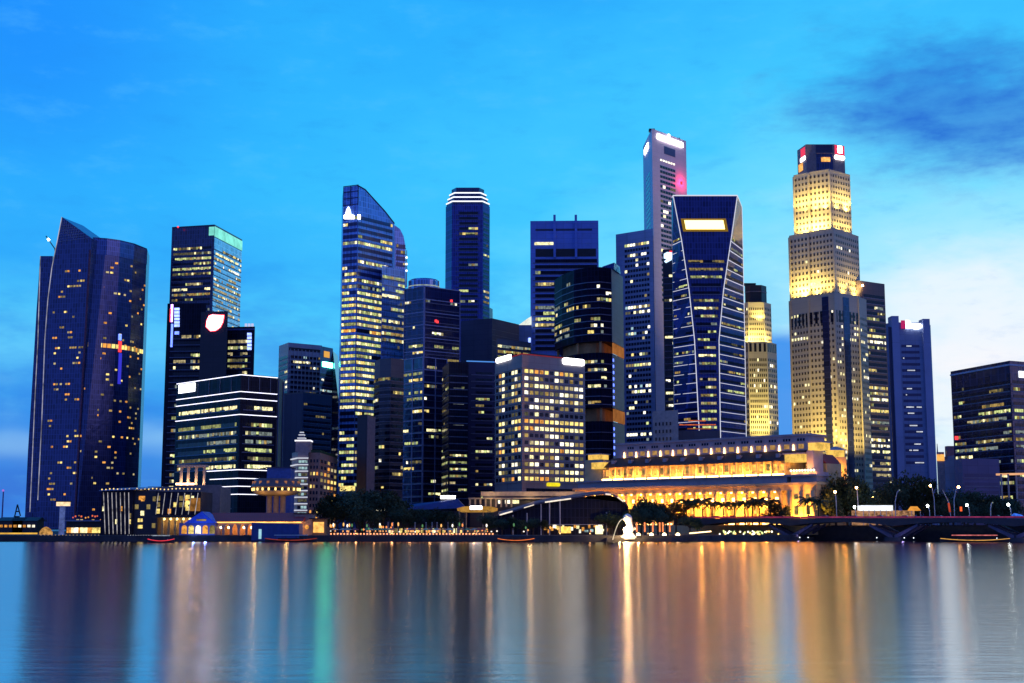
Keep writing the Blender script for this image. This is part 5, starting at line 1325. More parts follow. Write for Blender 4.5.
# ---- far left shore
def far_left():
    Y = 640
    t = thing('golden_wall', 'low embankment wall with a golden light line at the far left', 'wall', (at(15, 531, Y).x, Y-1, GZ))
    a, b = at(-30, 530, Y).x, at(39, 530, Y).x
    mb = MB(); mb.box(((a+b)/2, Y-1, 1.8), (b-a, 1.6, 3.0), CONC); mb.build('wall', t)
    mb = MB(); mb.box(((a+b)/2, Y-2.1, 3.0), (b-a, .5, .7), lit('wall_gold', (1, .55, .08), .9, var=.4, scale=.1)); mb.build('light_strip', t)
    Y = 620
    t = thing('terrace_cafe', 'low cafe pavilion with a lit glass front at the foot of the sail towers', 'cafe', (at(85, 530, Y).x, Y, GZ))
    a, b = at(66, 530, Y).x, at(102, 530, Y).x
    mb = MB(); mb.box(((a+b)/2, Y+5, GZ+3), (b-a, 10, 6), CLAD_DARK); mb.build('body', t)
    mb = MB(); mb.box(((a+b)/2, Y+4, GZ+6.3), (b-a+4, 14, .6), plain('zinc_roof', (.22, .26, .4), .35, .5)); mb.build('roof', t)
    for i in range(7): x = lerp(a+2, b-2, i/6); mb = MB(); mb.box((x, Y-.1, GZ+2.0), (3.2, .3, 2.4), random.choice([LC, LY, LW, LO])); mb.build('window', t)
    for i in range(13): mb = MB(); mb.ball((at(71, 520, Y).x+i*1.45, Y+1+random.random()*3, GZ+7.6+random.random()*1.1), random.uniform(.3, .5), random.choice([lit('terrace_red2', (1, .18, .08), .9, var=0), LO, LD]), 6, 4); mb.build('terrace_lamp', t)
    t = thing('lit_mast_tower', 'slender blue lit mast tower with a bright head beside the cafe pavilion', 'tower', (at(61.5, 530, Y-4).x, Y-4, GZ))
    x = at(61.5, 530, Y-4).x; mb = MB()
    mb.tube((x, Y-4, GZ), (x, Y-4, zat(506, Y-4)), 1.3, lit('mast_blue', (.2, .3, .9), .35, var=.5, scale=.6), n=8); mb.build('shaft', t)
    mb = MB(); mb.box((x+.3, Y-4, zat(504, Y-4)), (5.4, 3, 1.8), lit('mast_head', (1, .7, .4), 1.2, var=.5)); mb.build('head', t)
    mb = MB(); mb.box((x+.3, Y-4, zat(504, Y-4)+1.1), (6.4, 3.6, .4), DARKM); mb.build('cap', t)
    t = thing('amber_shell', 'domed tent glowing amber left of the blue lit mast tower', 'tent', (at(46, 530, Y).x, Y, GZ))
    x = at(46, 530, Y).x; mb = MB(); mb.lathe((x, Y, 0), [(3.0, GZ), (2.9, GZ+1.1), (2.1, GZ+2.5), (.9, GZ+3.3), (.1, GZ+3.6)], lit('tent_amber', (1, .5, .14), .55, var=.8, scale=.6), 16); mb.build('canopy', t)
    mb = MB(); mb.tube((x, Y, GZ+5.5), (x, Y, GZ+7), .1, DARKM); mb.build('finial', t)
    Y = 900
    for k, (px, nm, lb) in enumerate([(10, 'low_shed', 'low shed with a row of orange red lights by the far left shore'), (24, 'low_shed', 'low shed with white work lights just left of the sail towers')]):
        t = thing(nm, lb, 'building', (at(px, 525, Y).x, Y, GZ)); x = at(px, 525, Y).x
        mb = MB(); mb.box((x, Y+8, GZ+4), (16, 14, 8), CLAD_DARK); mb.build('body', t)
        mb = MB(); mb.loft([[(x-9, Y, GZ+8), (x+9, Y, GZ+8), (x+9, Y+16, GZ+8), (x-9, Y+16, GZ+8)], [(x-9, Y+8, GZ+10.4), (x+9, Y+8, GZ+10.4), (x+9, Y+8.2, GZ+10.4), (x-9, Y+8.2, GZ+10.4)]], DARKM); mb.build('roof', t)
        for i in range(5): mb = MB(); mb.box((x-6+3*i, Y+.8, GZ+4.5), (1.7, .6, 1.6), (LO if k == 0 else [LO, LW, LO, LW, LW][i])); mb.build('lamp', t)
    t = thing('mast_crane', 'distant crane mast with a violet light at the far left edge', 'crane', (at(3, 528, 1500).x, 1500, GZ))
    x = at(3, 500, 1500).x; mb = MB(); mb.tube((x, 1500, GZ), (x, 1500, zat(491, 1500)), 1.0, plain('crane_violet', (.18, .1, .35)), .7, n=4); mb.build('mast', t)
    mb = MB(); mb.ball((x, 1499, zat(490.5, 1500)), 1.3, lit('crane_lamp', (.5, .2, .9), .8, var=0)); mb.build('lamp', t)
    t = thing('a_frame', 'small dark A frame derrick between the crane mast and the sail towers', 'crane', (at(17.5, 528, 1400).x, 1400, GZ))
    p, l, r_ = at(17.5, 504.5, 1400), at(14.8, 516, 1400), at(20.5, 516, 1400)
    for nm, a, b in (('leg', l, p), ('leg', r_, p), ('tie', l.lerp(p, .4), r_.lerp(p, .4)), ('pedestal', (p.x, 1400, GZ), (p.x, 1400, l.z))): mb = MB(); mb.tube(a, b, .7 if nm != 'pedestal' else 3.2, DARKM, n=5); mb.build(nm, t)
far_left()

# ================================================================== MIDDLE WATERFRONT
def lotus():
    # curved glass roof hall
    Y = 585
    t = thing('curved_hall', 'dark waterfront hall under a long curved roof edged with white light lines', 'hall', (at(560, 525, Y).x, Y+14, GZ))
    cur = [(498, 514.5), (510, 511.5), (522, 507.5), (535, 503.5), (550, 500.3), (565, 498), (580, 495.8), (592, 494), (603, 493), (611, 493.6), (618, 496.2), (624, 500.5), (629, 507)]
    P_ = [at(a, b, Y) for a, b in cur]
    top = P_; bk = [p+Vector((0, 26, 1.5)) for p in P_]
    mb = MB(); n = len(P_)
    for i in range(n-1):
        a, b, c, d_ = top[i], top[i+1], bk[i+1], bk[i]; e = Vector((0, 0, -.7))
        mb.loft([[a+e, b+e, c+e, d_+e], [a, b, c, d_]], plain('roof_blue', (.025, .035, .09), .6))
    mb.build('roof', t)
    mb = MB(); lo = [Vector((p.x, Y+3, GZ)) for p in P_]; hi = [Vector((p.x, Y+3, p.z-.7)) for p in P_]
    mb.loft([lo+[q+Vector((0, 20, 0)) for q in lo[::-1]], hi+[q+Vector((0, 20, 0)) for q in hi[::-1]]], BLACKG); mb.build('glass_front', t)
    wl = lit('eave_white', (1, .86, .7), 1.1, var=.3)
    for a, b in (((499.5, 515), (512.5, 511.2)), ((545, 502.2), (571, 498.6)), ((605.5, 494), (611, 494.6)), ((617.5, 497), (623.5, 501.6)), ((524, 507.8), (534, 504.8))):
        mb = MB(); mb.tube(at(*a, Y-.3), at(*b, Y-.3), .32 if a[0] != 524 else .2, wl, n=6); mb.build('eave_light', t)
    for px, py in ((541, 504), (549.5, 502.5), (560, 501), (606.5, 512), (513, 515), (527, 513)):
        a = at(px, py, Y+1); mb = MB(); mb.tube((a.x, Y+1, GZ), (a.x, Y+1, a.z), .28, plain('post_pale', (.5, .5, .52))); mb.build('post', t)
    for i in range(22):
        px = 546+i*2.9+random.uniform(-.6, .6); a = at(px, random.uniform(526, 531.5), Y); mb = MB(); mb.box((a.x, Y+2.7, max(a.z, GZ+.9)), (random.uniform(.8, 1.8), .5, random.uniform(.8, 1.7)), random.choice([LY, LO, LW, LO, LC, LT])); mb.build('shop_window', t)
    a = at(599.5, 529, Y); mb = MB(); mb.box((a.x, Y+2.6, GZ+2.2), (3.2, .6, 3.6), lit('shop_bright', (1, .82, .4), 2.2, var=.3)); mb.build('shop_window', t)
    a = at(565, 528, Y); mb = MB(); mb.box((a.x, Y+2.6, GZ+2.2), (5.2, .6, 2.8), lit('shop_gold', (1, .6, .12), 1.5, var=.5, scale=.8)); mb.build('shop_window', t)
    a, b = at(547, 524.5, Y), at(604, 524.5, Y); mb = MB(); mb.box(((a.x+b.x)/2, Y+1.6, a.z), (b.x-a.x, 2.6, .25), plain('awning_grey', (.5, .5, .55))); mb.build('awning', t)
    # low terraces left of it
    Y = 640
    t = thing('terrace_building', 'long low building with beige lit roof terraces below the creamy windowed building', 'building', (at(535, 500, Y).x, Y+8, GZ))
    beige = plain('terrace_beige', (.5, .4, .28), .7)
    def bx(px0, px1, py0, py1, y0, dy, mat, nm): 
        a = at(px0, py0, y0); b = at(px1, py1, y0); mb = MB(); mb.prism([(a.x, y0), (b.x, y0), (b.x, y0+dy), (a.x, y0+dy)], b.z, a.z, mat); return mb.build(nm, t)
    bx(470, 600, 498, 536, Y+3, 18, CLAD_DARK, 'body'); bx(481, 585, 491.5, 495.8, Y, 20, beige, 'terrace_roof'); bx(468, 560, 497.8, 499, Y-1, 18, beige, 'terrace_roof')
    bx(483, 584, 495.9, 497.7, Y+2, 16, CLAD_NAVY, 'glazing')
    for i in range(9): p = at(470+i*5.2, 500, Y); mb = MB(); mb.box((p.x, Y+.5, (zat(507, Y)+zat(499, Y))/2), (.8, .8, zat(499, Y)-zat(507, Y)), beige); mb.build('column', t)
    for px0, px1 in ((512, 519), (505, 510), (498, 502)): bx(px0, px1, 500, 503.6, Y+2.4, .8, random.choice([LC, LW]), 'window')
    for px in (490, 530, 565): q = at(px, 500, Y-5); point('terrace_lamp', (q.x, Y-7, zat(497, Y)), 1500, (1, .62, .25), t, .5)
    # round canopy with white sign edge
    Y = 600
    t = thing('round_canopy', 'round low canopy with a blank white sign edge left of the curved roof', 'canopy', (at(477, 515, Y).x, Y+8, GZ))
    c = at(477, 510, Y); mb = MB(); 
    mb.lathe((c.x, Y+8, 0), [(7, zat(512, Y)), (9, zat(510.5, Y)), (9.2, zat(508, Y)), (6.5, zat(506.3, Y)), (.3, zat(505.6, Y))], lit('canopy_gold', (1, .5, .1), .42, var=.5, scale=.3), 28); mb.build('canopy', t)
    a, b = at(470, 507.5, Y-2), at(482, 507.5, Y-2); mb = MB(); mb.box(((a.x+b.x)/2, Y-1.6, a.z-.1), (b.x-a.x, .5, 1.6), SIGNW); mb.build('sign', t)
    for px in (459, 466, 483): p = at(px, 520, Y); mb = MB(); mb.tube((p.x, Y+4, GZ), (p.x, Y+4, zat(511, Y)), .3, beige); mb.build('post', t)
    mb = MB(); mb.box((c.x, Y+8, GZ+1.6), (9, 8, 3.2), plain('hall_inside', (.5, .3, .15), .8)); mb.build('bar', t)
    # dark blue sloping roofs with a white sign
    Y = 625
    t = thing('blue_roof_hall', 'low hall with a dark blue sloping roof and a blank white bar sign', 'hall', (at(428, 515, Y).x, Y+10, GZ))
    a, b = at(388, 510, Y), at(466, 505, Y)
    mb = MB(); mb.loft([[(a.x, Y, zat(511, Y)), (b.x, Y, zat(508, Y)), (b.x, Y+22, zat(508, Y)), (a.x, Y+22, zat(511, Y))], [(a.x+6, Y+3, zat(505, Y)), (b.x-4, Y+3, zat(499, Y)), (b.x-4, Y+20, zat(499, Y)), (a.x+6, Y+20, zat(505, Y))]], plain('roof_deepblue', (.03, .05, .2), .4)); mb.build('roof', t)
    mb = MB(); mb.prism([(a.x+1, Y+2), (b.x-1, Y+2), (b.x-1, Y+20), (a.x+1, Y+20)], GZ, zat(511.2, Y), CLAD_DARK); mb.build('body', t)
    p, q = at(440, 497, Y), at(455, 497, Y); mb = MB(); mb.box(((p.x+q.x)/2, Y+4, zat(497, Y)), (q.x-p.x, .6, 1.5), SIGNW); mb.build('sign', t)
    p, q = at(446, 500, Y), at(450, 500, Y); mb = MB(); mb.box(((p.x+q.x)/2, Y+5, zat(498.3, Y)-1.6), (2.2, 1, 3.4), DARKM); mb.build('sign_post', t)
    for px, py, w_ in ((381, 510, 6), (405, 506.6, 2.6)): p = at(px, py, Y-4); mb = MB(); mb.box((p.x, Y-4, p.z), (w_*.9, 1, .7), LW); k = mb.build('light_bar', t)
    for i in range(14):
        p = at(390+i*5.4, 528, Y-1); mb = MB(); mb.box((p.x, Y+1.6, GZ+1.8), (1.6, .6, 2), random.choice([LO, LY, LD, LC])); mb.build('window', t)
lotus()

# ================================================================== TREES
LEAF = plain('foliage', (0.035, 0.06, 0.022), .8, var=.55, scale=.7)
BARK = plain('bark', (0.07, 0.05, 0.035), .9)
def tree_proto(seed, h=12.0, w_=10.0, nleaf=1500):
    rnd = random.Random(seed)
    t = thing('leafy_tree', '', 'tree', (0, 0, 0))
    mb = MB(); mb.tube((0, 0, 0), (.2, .1, h*.35), .38, BARK, .26, n=8)
    cl = []
    for k in range(9):
        a = rnd.uniform(0, 6.28); r = rnd.uniform(.15, .42)*w_; z = rnd.uniform(.42, .86)*h
        c = Vector((r*math.cos(a), r*math.sin(a), z)); cl.append((c, rnd.uniform(.16, .27)*w_)); mb.tube((.2, .1, h*.33), c, .16, BARK, .05, n=5)
    cl.append((Vector((0, 0, h*.85)), .22*w_)); mb.build('trunk', t)
    mb = MB()
    for i in range(nleaf):
        c, r = rnd.choice(cl); d_ = Vector((rnd.gauss(0, 1), rnd.gauss(0, 1), rnd.gauss(0, .8))).normalized()
        p = c+d_*r*rnd.uniform(.45, 1.08); s = rnd.uniform(.22, .5)
        u = Vector((rnd.gauss(0, 1), rnd.gauss(0, 1), rnd.gauss(0, 1))).normalized(); v = u.orthogonal().normalized()
        mb.poly([p-u*s, p+v*s*.6, p+u*s, p-v*s*.6], LEAF)
    mb.build('crown', t); return t
PR = [tree_proto(s) for s in (1, 2, 3)]
USED = set()
def tree(px, Y, h, wd, label, group, z=GZ):
    k = random.randrange(3); src = PR[k]
    if k not in USED: USED.add(k); o = src
    else: o = copy_tree(src)
    o.location = (at(px, 525, Y).x, Y, z); o.scale = (wd/10, wd/10, h/12); o.rotation_euler = (0, 0, random.uniform(0, 6.28))
    o['label'] = label; o['group'] = group
def toph(py, Y): return zat(py, Y)-GZ
for px, py, Y in [(322, 500, 600), (332, 494, 612), (343, 489, 620), (352, 492, 606), (362, 490, 622), (372, 492, 612), (383, 491, 624), (393, 495, 612), (338, 503, 592), (357, 505, 590), (371, 508, 592)]:
    h = toph(py, Y); tree(px, Y, h, max(7, h*.85), 'dark leafy tree in the dense clump behind the left promenade', 'dense clump behind the left promenade')
for px, py, Y in [(403, 507, 597), (411, 509, 596), (424, 509, 598), (436, 508, 598), (446, 511, 594), (456, 513, 590), (489, 511, 592)]:
    h = toph(py, Y); tree(px, Y, h, h*.9, 'small dark tree in front of the blue sloping roof', 'small trees before the blue sloping roof')
for px, py, Y in [(502, 518, 574), (490, 519, 574), (522, 520, 572), (512, 517, 576), (533, 518, 574), (543, 520, 573), (609, 512, 580), (617, 514, 578)]:
    h = toph(py, Y); tree(px, Y, h, h*1.1, 'low dark tree in front of the curved roofed hall', 'low trees before the curved roofed hall')
for px, py, Y in [(641, 498, 592), (650, 503, 586), (658, 501, 590), (667, 503, 588), (676, 501, 590), (634, 507, 580), (645, 509, 580), (661, 510, 578)]:
    h = toph(py, Y); tree(px, Y, h, h*.8, 'leafy tree in the row behind the glowing statue', 'trees behind the glowing statue')
for px, py, Y in [(690, 514, 566), (697, 519, 562)]:
    h = toph(py, Y); tree(px, Y, h, h*1.1, 'bushy tree at the left end of the bridge', 'trees at the left end of the bridge')
for px, py, Y in [(778, 502, 622), (787, 506, 621), (768, 508, 623)]:
    h = toph(py, Y)-4; tree(px, Y, h+4, h*.9, 'round tree at the right end of the palm row', 'round trees at the end of the palm row')
for px, py, Y in [(836, 474, 622), (848, 472, 626), (858, 478, 622), (829, 486, 620), (866, 486, 624)]:
    h = toph(py, Y); tree(px, Y, h, h*.62, 'spreading tree at the right end of the golden hotel', 'trees at the right end of the golden hotel')
for px, py, Y in [(893, 478, 640), (906, 473, 650), (918, 475, 645), (927, 484, 640), (884, 488, 630)]:
    h = toph(py, Y); tree(px, Y, h, h*.6, 'tall dark tree in front of the blue violet slab tower', 'tall trees before the blue violet slab tower')
for px, py, Y in [(941, 492, 640), (953, 489, 640), (964, 491, 638), (975, 490, 640), (987, 494, 636), (999, 496, 634), (1010, 498, 634), (948, 500, 620), (968, 501, 620), (992, 503, 620), (1018, 500, 625), (932, 502, 620)]:
    h = toph(py, Y); tree(px, Y, h, h*.75, 'dark tree in the row behind the right half of the bridge', 'tree row behind the right half of the bridge')
def palm_proto():
    t = thing('palm_tree', '', 'palm', (0, 0, 0)); mb = MB(); mb.tube((0, 0, 0), (.25, 0, 7.2), .28, BARK, .18, n=7); mb.build('trunk', t)
    mb = MB()
    for k in range(22):
        a = k*2.4; up = random.uniform(.1, 1.6); L_ = random.uniform(2.9, 3.7); pts = []
        for j in range(7):
            s = j/6; pts.append(Vector((.25+math.cos(a)*L_*s, math.sin(a)*L_*s, 7.2+up*2.0*s-2.6*s*s*(1.2-.3*up))))
        for j in range(6):
            d_ = (pts[j+1]-pts[j]).normalized(); sd_ = Vector((-math.sin(a), math.cos(a), 0)); wv = .75*(1-j/7)
            for sg in (-1, 1): mb.poly([pts[j], pts[j+1], pts[j+1]+sd_*sg*wv*.9-Vector((0, 0, .35)), pts[j]+sd_*sg*wv-Vector((0, 0, .3))], LEAF)
    mb.build('crown', t); return t
pm = palm_proto()
for i, px in enumerate([686, 694, 703, 712, 723, 735, 745, 752, 759, 771, 808, 818]):
    o = pm if i == 0 else copy_tree(pm); Y = HF.p(HF.uz(px, 512)[0], 8, 10.2).y
    o.location = (at(px, 510, Y).x, Y, GZ+4.4); s = random.uniform(1.15, 1.4); o.scale = (s*1.2, s*1.2, s*1.14); o.rotation_euler = (0, 0, i*1.7)
    o['label'] = 'palm tree standing dark against the golden columns of the hotel'; o['group'] = 'palms before the golden hotel'

# ================================================================== QUAY EDGE: lamps, parasols, statue
def lamp_proto(nm, lab, cat, r, h, mat, base=None):
    t = thing(nm, lab, cat, (0, 0, 0)); mb = MB(); mb.tube((0, 0, 0), (0, 0, h), .09, DARKM); mb.build('post', t)
    mb = MB(); mb.ball((0, 0, h+r*.8), r, mat, 8, 5); mb.build('lamp', t); return t
ql = lamp_proto('quay_lamp', 'small peach globe lamp in the long row along the promenade edge', 'lamp', .36, .3, lit('quay_peach', (1, .36, .15), 1.9, var=0)); ql['group'] = 'row of globe lamps along the promenade edge'
for i in range(50):
    px = 331+i*3.3
    if px > 497: break
    Y = 551 if px < 440 else 549.5
    o = ql if i == 0 else copy_tree(ql); o.location = (at(px, 535, Y).x, Y, GZ)
wl_ = lamp_proto('bollard_light', 'little white bollard light along the dark quay below the glass pavilion', 'lamp', .22, .3, lit('bollard_white', (.9, .95, 1), 1.6, var=0)); wl_['group'] = 'bollard lights below the glass pavilion'
for i in range(15):
    o = wl_ if i == 0 else copy_tree(wl_); o.location = (at(128+i*2.6, 535, 561).x, 561, GZ-.6)
sl = lamp_proto('shore_light', 'dim amber bollard light on the quay in front of the terrace cafe', 'lamp', .2, .4, lit('bollard_amber', (1, .6, .3), 1.2, var=0)); sl['group'] = 'bollard lights before the terrace cafe'
for i in range(17):
    o = sl if i == 0 else copy_tree(sl); o.location = (at(41+i*3.6, 535, 561).x, 561, GZ-.6)
# parasols and post lights of the waterside restaurants
PC = [plain('parasol_cream', (.5, .42, .3)), plain('parasol_red', (.45, .06, .05)), plain('parasol_green', (.1, .3, .12))]
def parasol(mat, lab, grp):
    t = thing('parasol', lab, 'parasol', (0, 0, 0), grp); mb = MB(); mb.tube((0, 0, 0), (0, 0, 2.6), .06, WHITEM); mb.build('pole', t)
    mb = MB(); mb.lathe((0, 0, 0), [(1.7, 2.15), (1.65, 2.25), (.05, 2.95)], mat, 8); mb.build('canopy', t)
    mb = MB(); mb.ball((.2, -.3, 1.7), .28, lit('table_lamp', (1, .42, .14), 1.5, var=0), 6, 4); mb.build('table_lamp', t); return t
for kind, (mt, cn) in enumerate(zip(PC, ('cream', 'red', 'green'))):
    src = parasol(mt, cn+' parasol with a lamp under it on the restaurant promenade', cn+' parasols on the restaurant promenade')
    for i in range(13):
        o = src if i == 0 else copy_tree(src); Y = random.uniform(556, 575); px = random.uniform(334, 492)
        o.location = (at(px, 530, Y).x, Y, GZ)
mats4 = [('white', LW), ('orange', LO), ('green', lit('lit_green', (.3, .9, .3), .8)), ('amber', LY)]
for nm, mt in mats4:
    src = lamp_proto('post_light', nm+' post light among the restaurant parasols of the promenade', 'lamp', .34, 1.6, lit('post_'+nm, {'white': (1, .9, .75), 'orange': (1, .3, .08), 'green': (.15, .4, .16), 'amber': (1, .5, .14)}[nm], {'white': 1.8, 'green': .7}.get(nm, 1.4), var=0)); src['group'] = nm+' post lights on the promenade'
    for i in range(13):
        o = src if i == 0 else copy_tree(src); Y = random.uniform(555, 584); o.location = (at(random.uniform(328, 620 if i % 3 == 0 else 495), 530, Y).x, Y, GZ); o.scale = (1, 1, random.uniform(.6, 2.4))
wp = thing('white_post', 'slim white flag post standing on the restaurant promenade', 'post', (0, 0, 0), 'slim white posts on the promenade')
mb = MB(); mb.tube((0, 0, 0), (0, 0, 5.2), .17, WHITEM, .1); mb.build('pole', wp); mb = MB(); mb.ball((0, 0, 5.3), .2, WHITEM, 6, 4); mb.build('cap', wp)
for i, px in enumerate([388, 393, 398, 415, 426, 432, 437, 448, 453, 458, 463]):
    o = wp if i == 0 else copy_tree(wp); o.location = (at(px, 530, 588).x, 588, GZ)
# big lamps on the statue deck
bl = lamp_proto('deck_lamp', 'large pale globe lamp on the deck edge beside the glowing statue', 'lamp', .85, .5, lit('deck_pale', (1, .72, .36), 9, var=0, sample=True)); bl['group'] = 'large globe lamps on the statue deck'
for i, px in enumerate([625.5, 638.5, 651.5, 664.5, 678]):
    o = bl if i == 0 else copy_tree(bl); o.location = (at(px, 537, 549).x, 549.5, GZ-1)
rb = thing('lit_banner', 'tall narrow orange red lit banner on the statue deck', 'banner', (0, 0, 0), 'orange red banners on the statue deck')
mb = MB(); mb.tube((0, 0, 0), (0, 0, 5.4), .08, DARKM); mb.build('pole', rb); mb = MB(); mb.box((.35, 0, 3.3), (.6, .12, 3.8), lit('banner_red', (1, .25, .08), 1.6, var=.4)); mb.build('banner', rb)
for i, px in enumerate([644, 652, 659, 662, 669, 636]):
    o = rb if i == 0 else copy_tree(rb); o.location = (at(px, 535, 556).x, 556, GZ)
fl = lamp_proto('string_lamp', 'little warm lamp in the close row right of the statue deck', 'lamp', .28, .8, lit('string_warm', (1, .72, .36), 4, var=0)); fl['group'] = 'close row of little lamps right of the statue deck'
for i in range(16):
    o = fl if i == 0 else copy_tree(fl); o.location = (at(690+i*1.45, 535, 551+i*.4).x, 551+i*.6, GZ-.2+.05*i)

def statue():
    Y = 547; x = at(628.5, 530, Y).x
    t = thing('lion_fish_statue', 'glowing white lion headed fish statue spouting water at the quay edge', 'statue', (x, Y, GZ))
    wm = plain('statue_white', (.85, .82, .75), .5, var=.08)
    mb = MB(); mb.lathe((x, Y, 0), [(3.2, GZ-1.5), (3.2, GZ-.4), (2.4, GZ), (2.2, GZ+.8)], wm, 16); mb.build('pedestal', t)
    # body: curved scaled fish tail rising to the mane
    rings = []; spine = [(0, .8, 1.5), (.5, 1.8, 1.5), (.7, 3.0, 1.35), (.4, 4.4, 1.3), (0, 5.6, 1.4), (-.2, 6.8, 1.7), (-.3, 7.6, 1.6), (-.35, 8.4, .9), (-.35, 8.7, .1)]
    for dx_, z, r in spine: rings.append([(x+dx_+r*math.cos(2*math.pi*k/14)*(1+.06*(k % 2)), Y+r*.9*math.sin(2*math.pi*k/14), GZ+z) for k in range(14)])
    mb = MB(); mb.loft(rings, wm); mb.build('body', t, smooth=True)
    mb = MB(); mb.ball((x-1.3, Y-.7, GZ+6.9), .85, wm, 10, 7); mb.ball((x-1.9, Y-1.0, GZ+6.6), .5, wm, 8, 6); mb.build('head', t, smooth=True)
    for s in (-1, 1): mb = MB(); mb.ball((x-1.0, Y-.6+s*.7, GZ+7.9), .26, wm, 6, 5); mb.build('ear', t)
    mb = MB(); mb.loft([[(x+1.2, Y-.2, GZ+1.0), (x+1.4, Y+.3, GZ+1.2), (x+1.4, Y+.2, GZ+1.6)], [(x+2.8, Y-.3, GZ+2.6), (x+3.0, Y+.3, GZ+2.9), (x+2.4, Y+.2, GZ+3.4)]], wm); mb.build('tail_fin', t)
    mb = MB(); P_ = [Vector((x-2.2-1.5*s*3, Y-1.2-3.2*s, GZ+6.5-8.2*s*s)) for s in [i/8 for i in range(9)]]
    for a, b in zip(P_, P_[1:]): mb.tube(a, b, .16, lit('spout', (1, .85, .6), .8, var=.3), .2, n=6)
    mb.build('water_spout', t)
    for dx_, pw in ((-4, 1300), (3.5, 1300)): point('floodlight', (x+dx_, Y-4.5, GZ+.6), pw, (1, .6, .22), t, .3)
    fl_ = MB(); fl_.ball((x-1.2, Y-3.4, GZ+2.2), 1.1, lit('flood_hot', (1, .62, .26), 240, var=0, sample=True)); fl_.build('flood_lamp', t)
statue()
mb = MB(); a, b = at(606, 540, 548).x, at(700, 540, 556).x
dk = thing('viewing_deck', 'dark concrete viewing deck carrying the glowing statue', 'deck', ((a+b)/2, 552, -1))
mb.prism([(a, 544), (at(672, 540, 546).x, 546), (b, 556), (b, 574), (a, 570)], -1, GZ-1.0, CONC); mb.build('slab', dk)
mb = MB(); mb.prism([(a+1, 544.3), (b-4, 553.6), (b-4, 554.2), (a+1, 544.9)], GZ-1, GZ-.6, DARKM); mb.build('kerb', dk)

for px, Y in ((338, 566), (356, 562), (374, 566), (392, 562), (410, 566), (430, 562), (452, 566), (474, 562), (560, 570), (590, 570), (648, 562), (664, 562)):  # added lamps, put here only to light trees and promenade
    q = at(px, 528, Y); lp = thing('tree_fill_lamp', 'amber ground lamp added to light the promenade trees', 'lamp', (q.x, Y, GZ), 'added amber lamps along the promenade')
    mb = MB(); mb.tube((q.x, Y, GZ), (q.x, Y, GZ+.5), .16, DARKM); mb.build('post', lp); mb = MB(); mb.ball((q.x, Y, GZ+.7), .25, lit('ground_amber', (1, .5, .16), 4, var=0), 6, 4); mb.build('lamp', lp)
    point('tree_fill_light', (q.x, Y-.2, GZ+1.4), 350, (1, .5, .18), lp, .5)
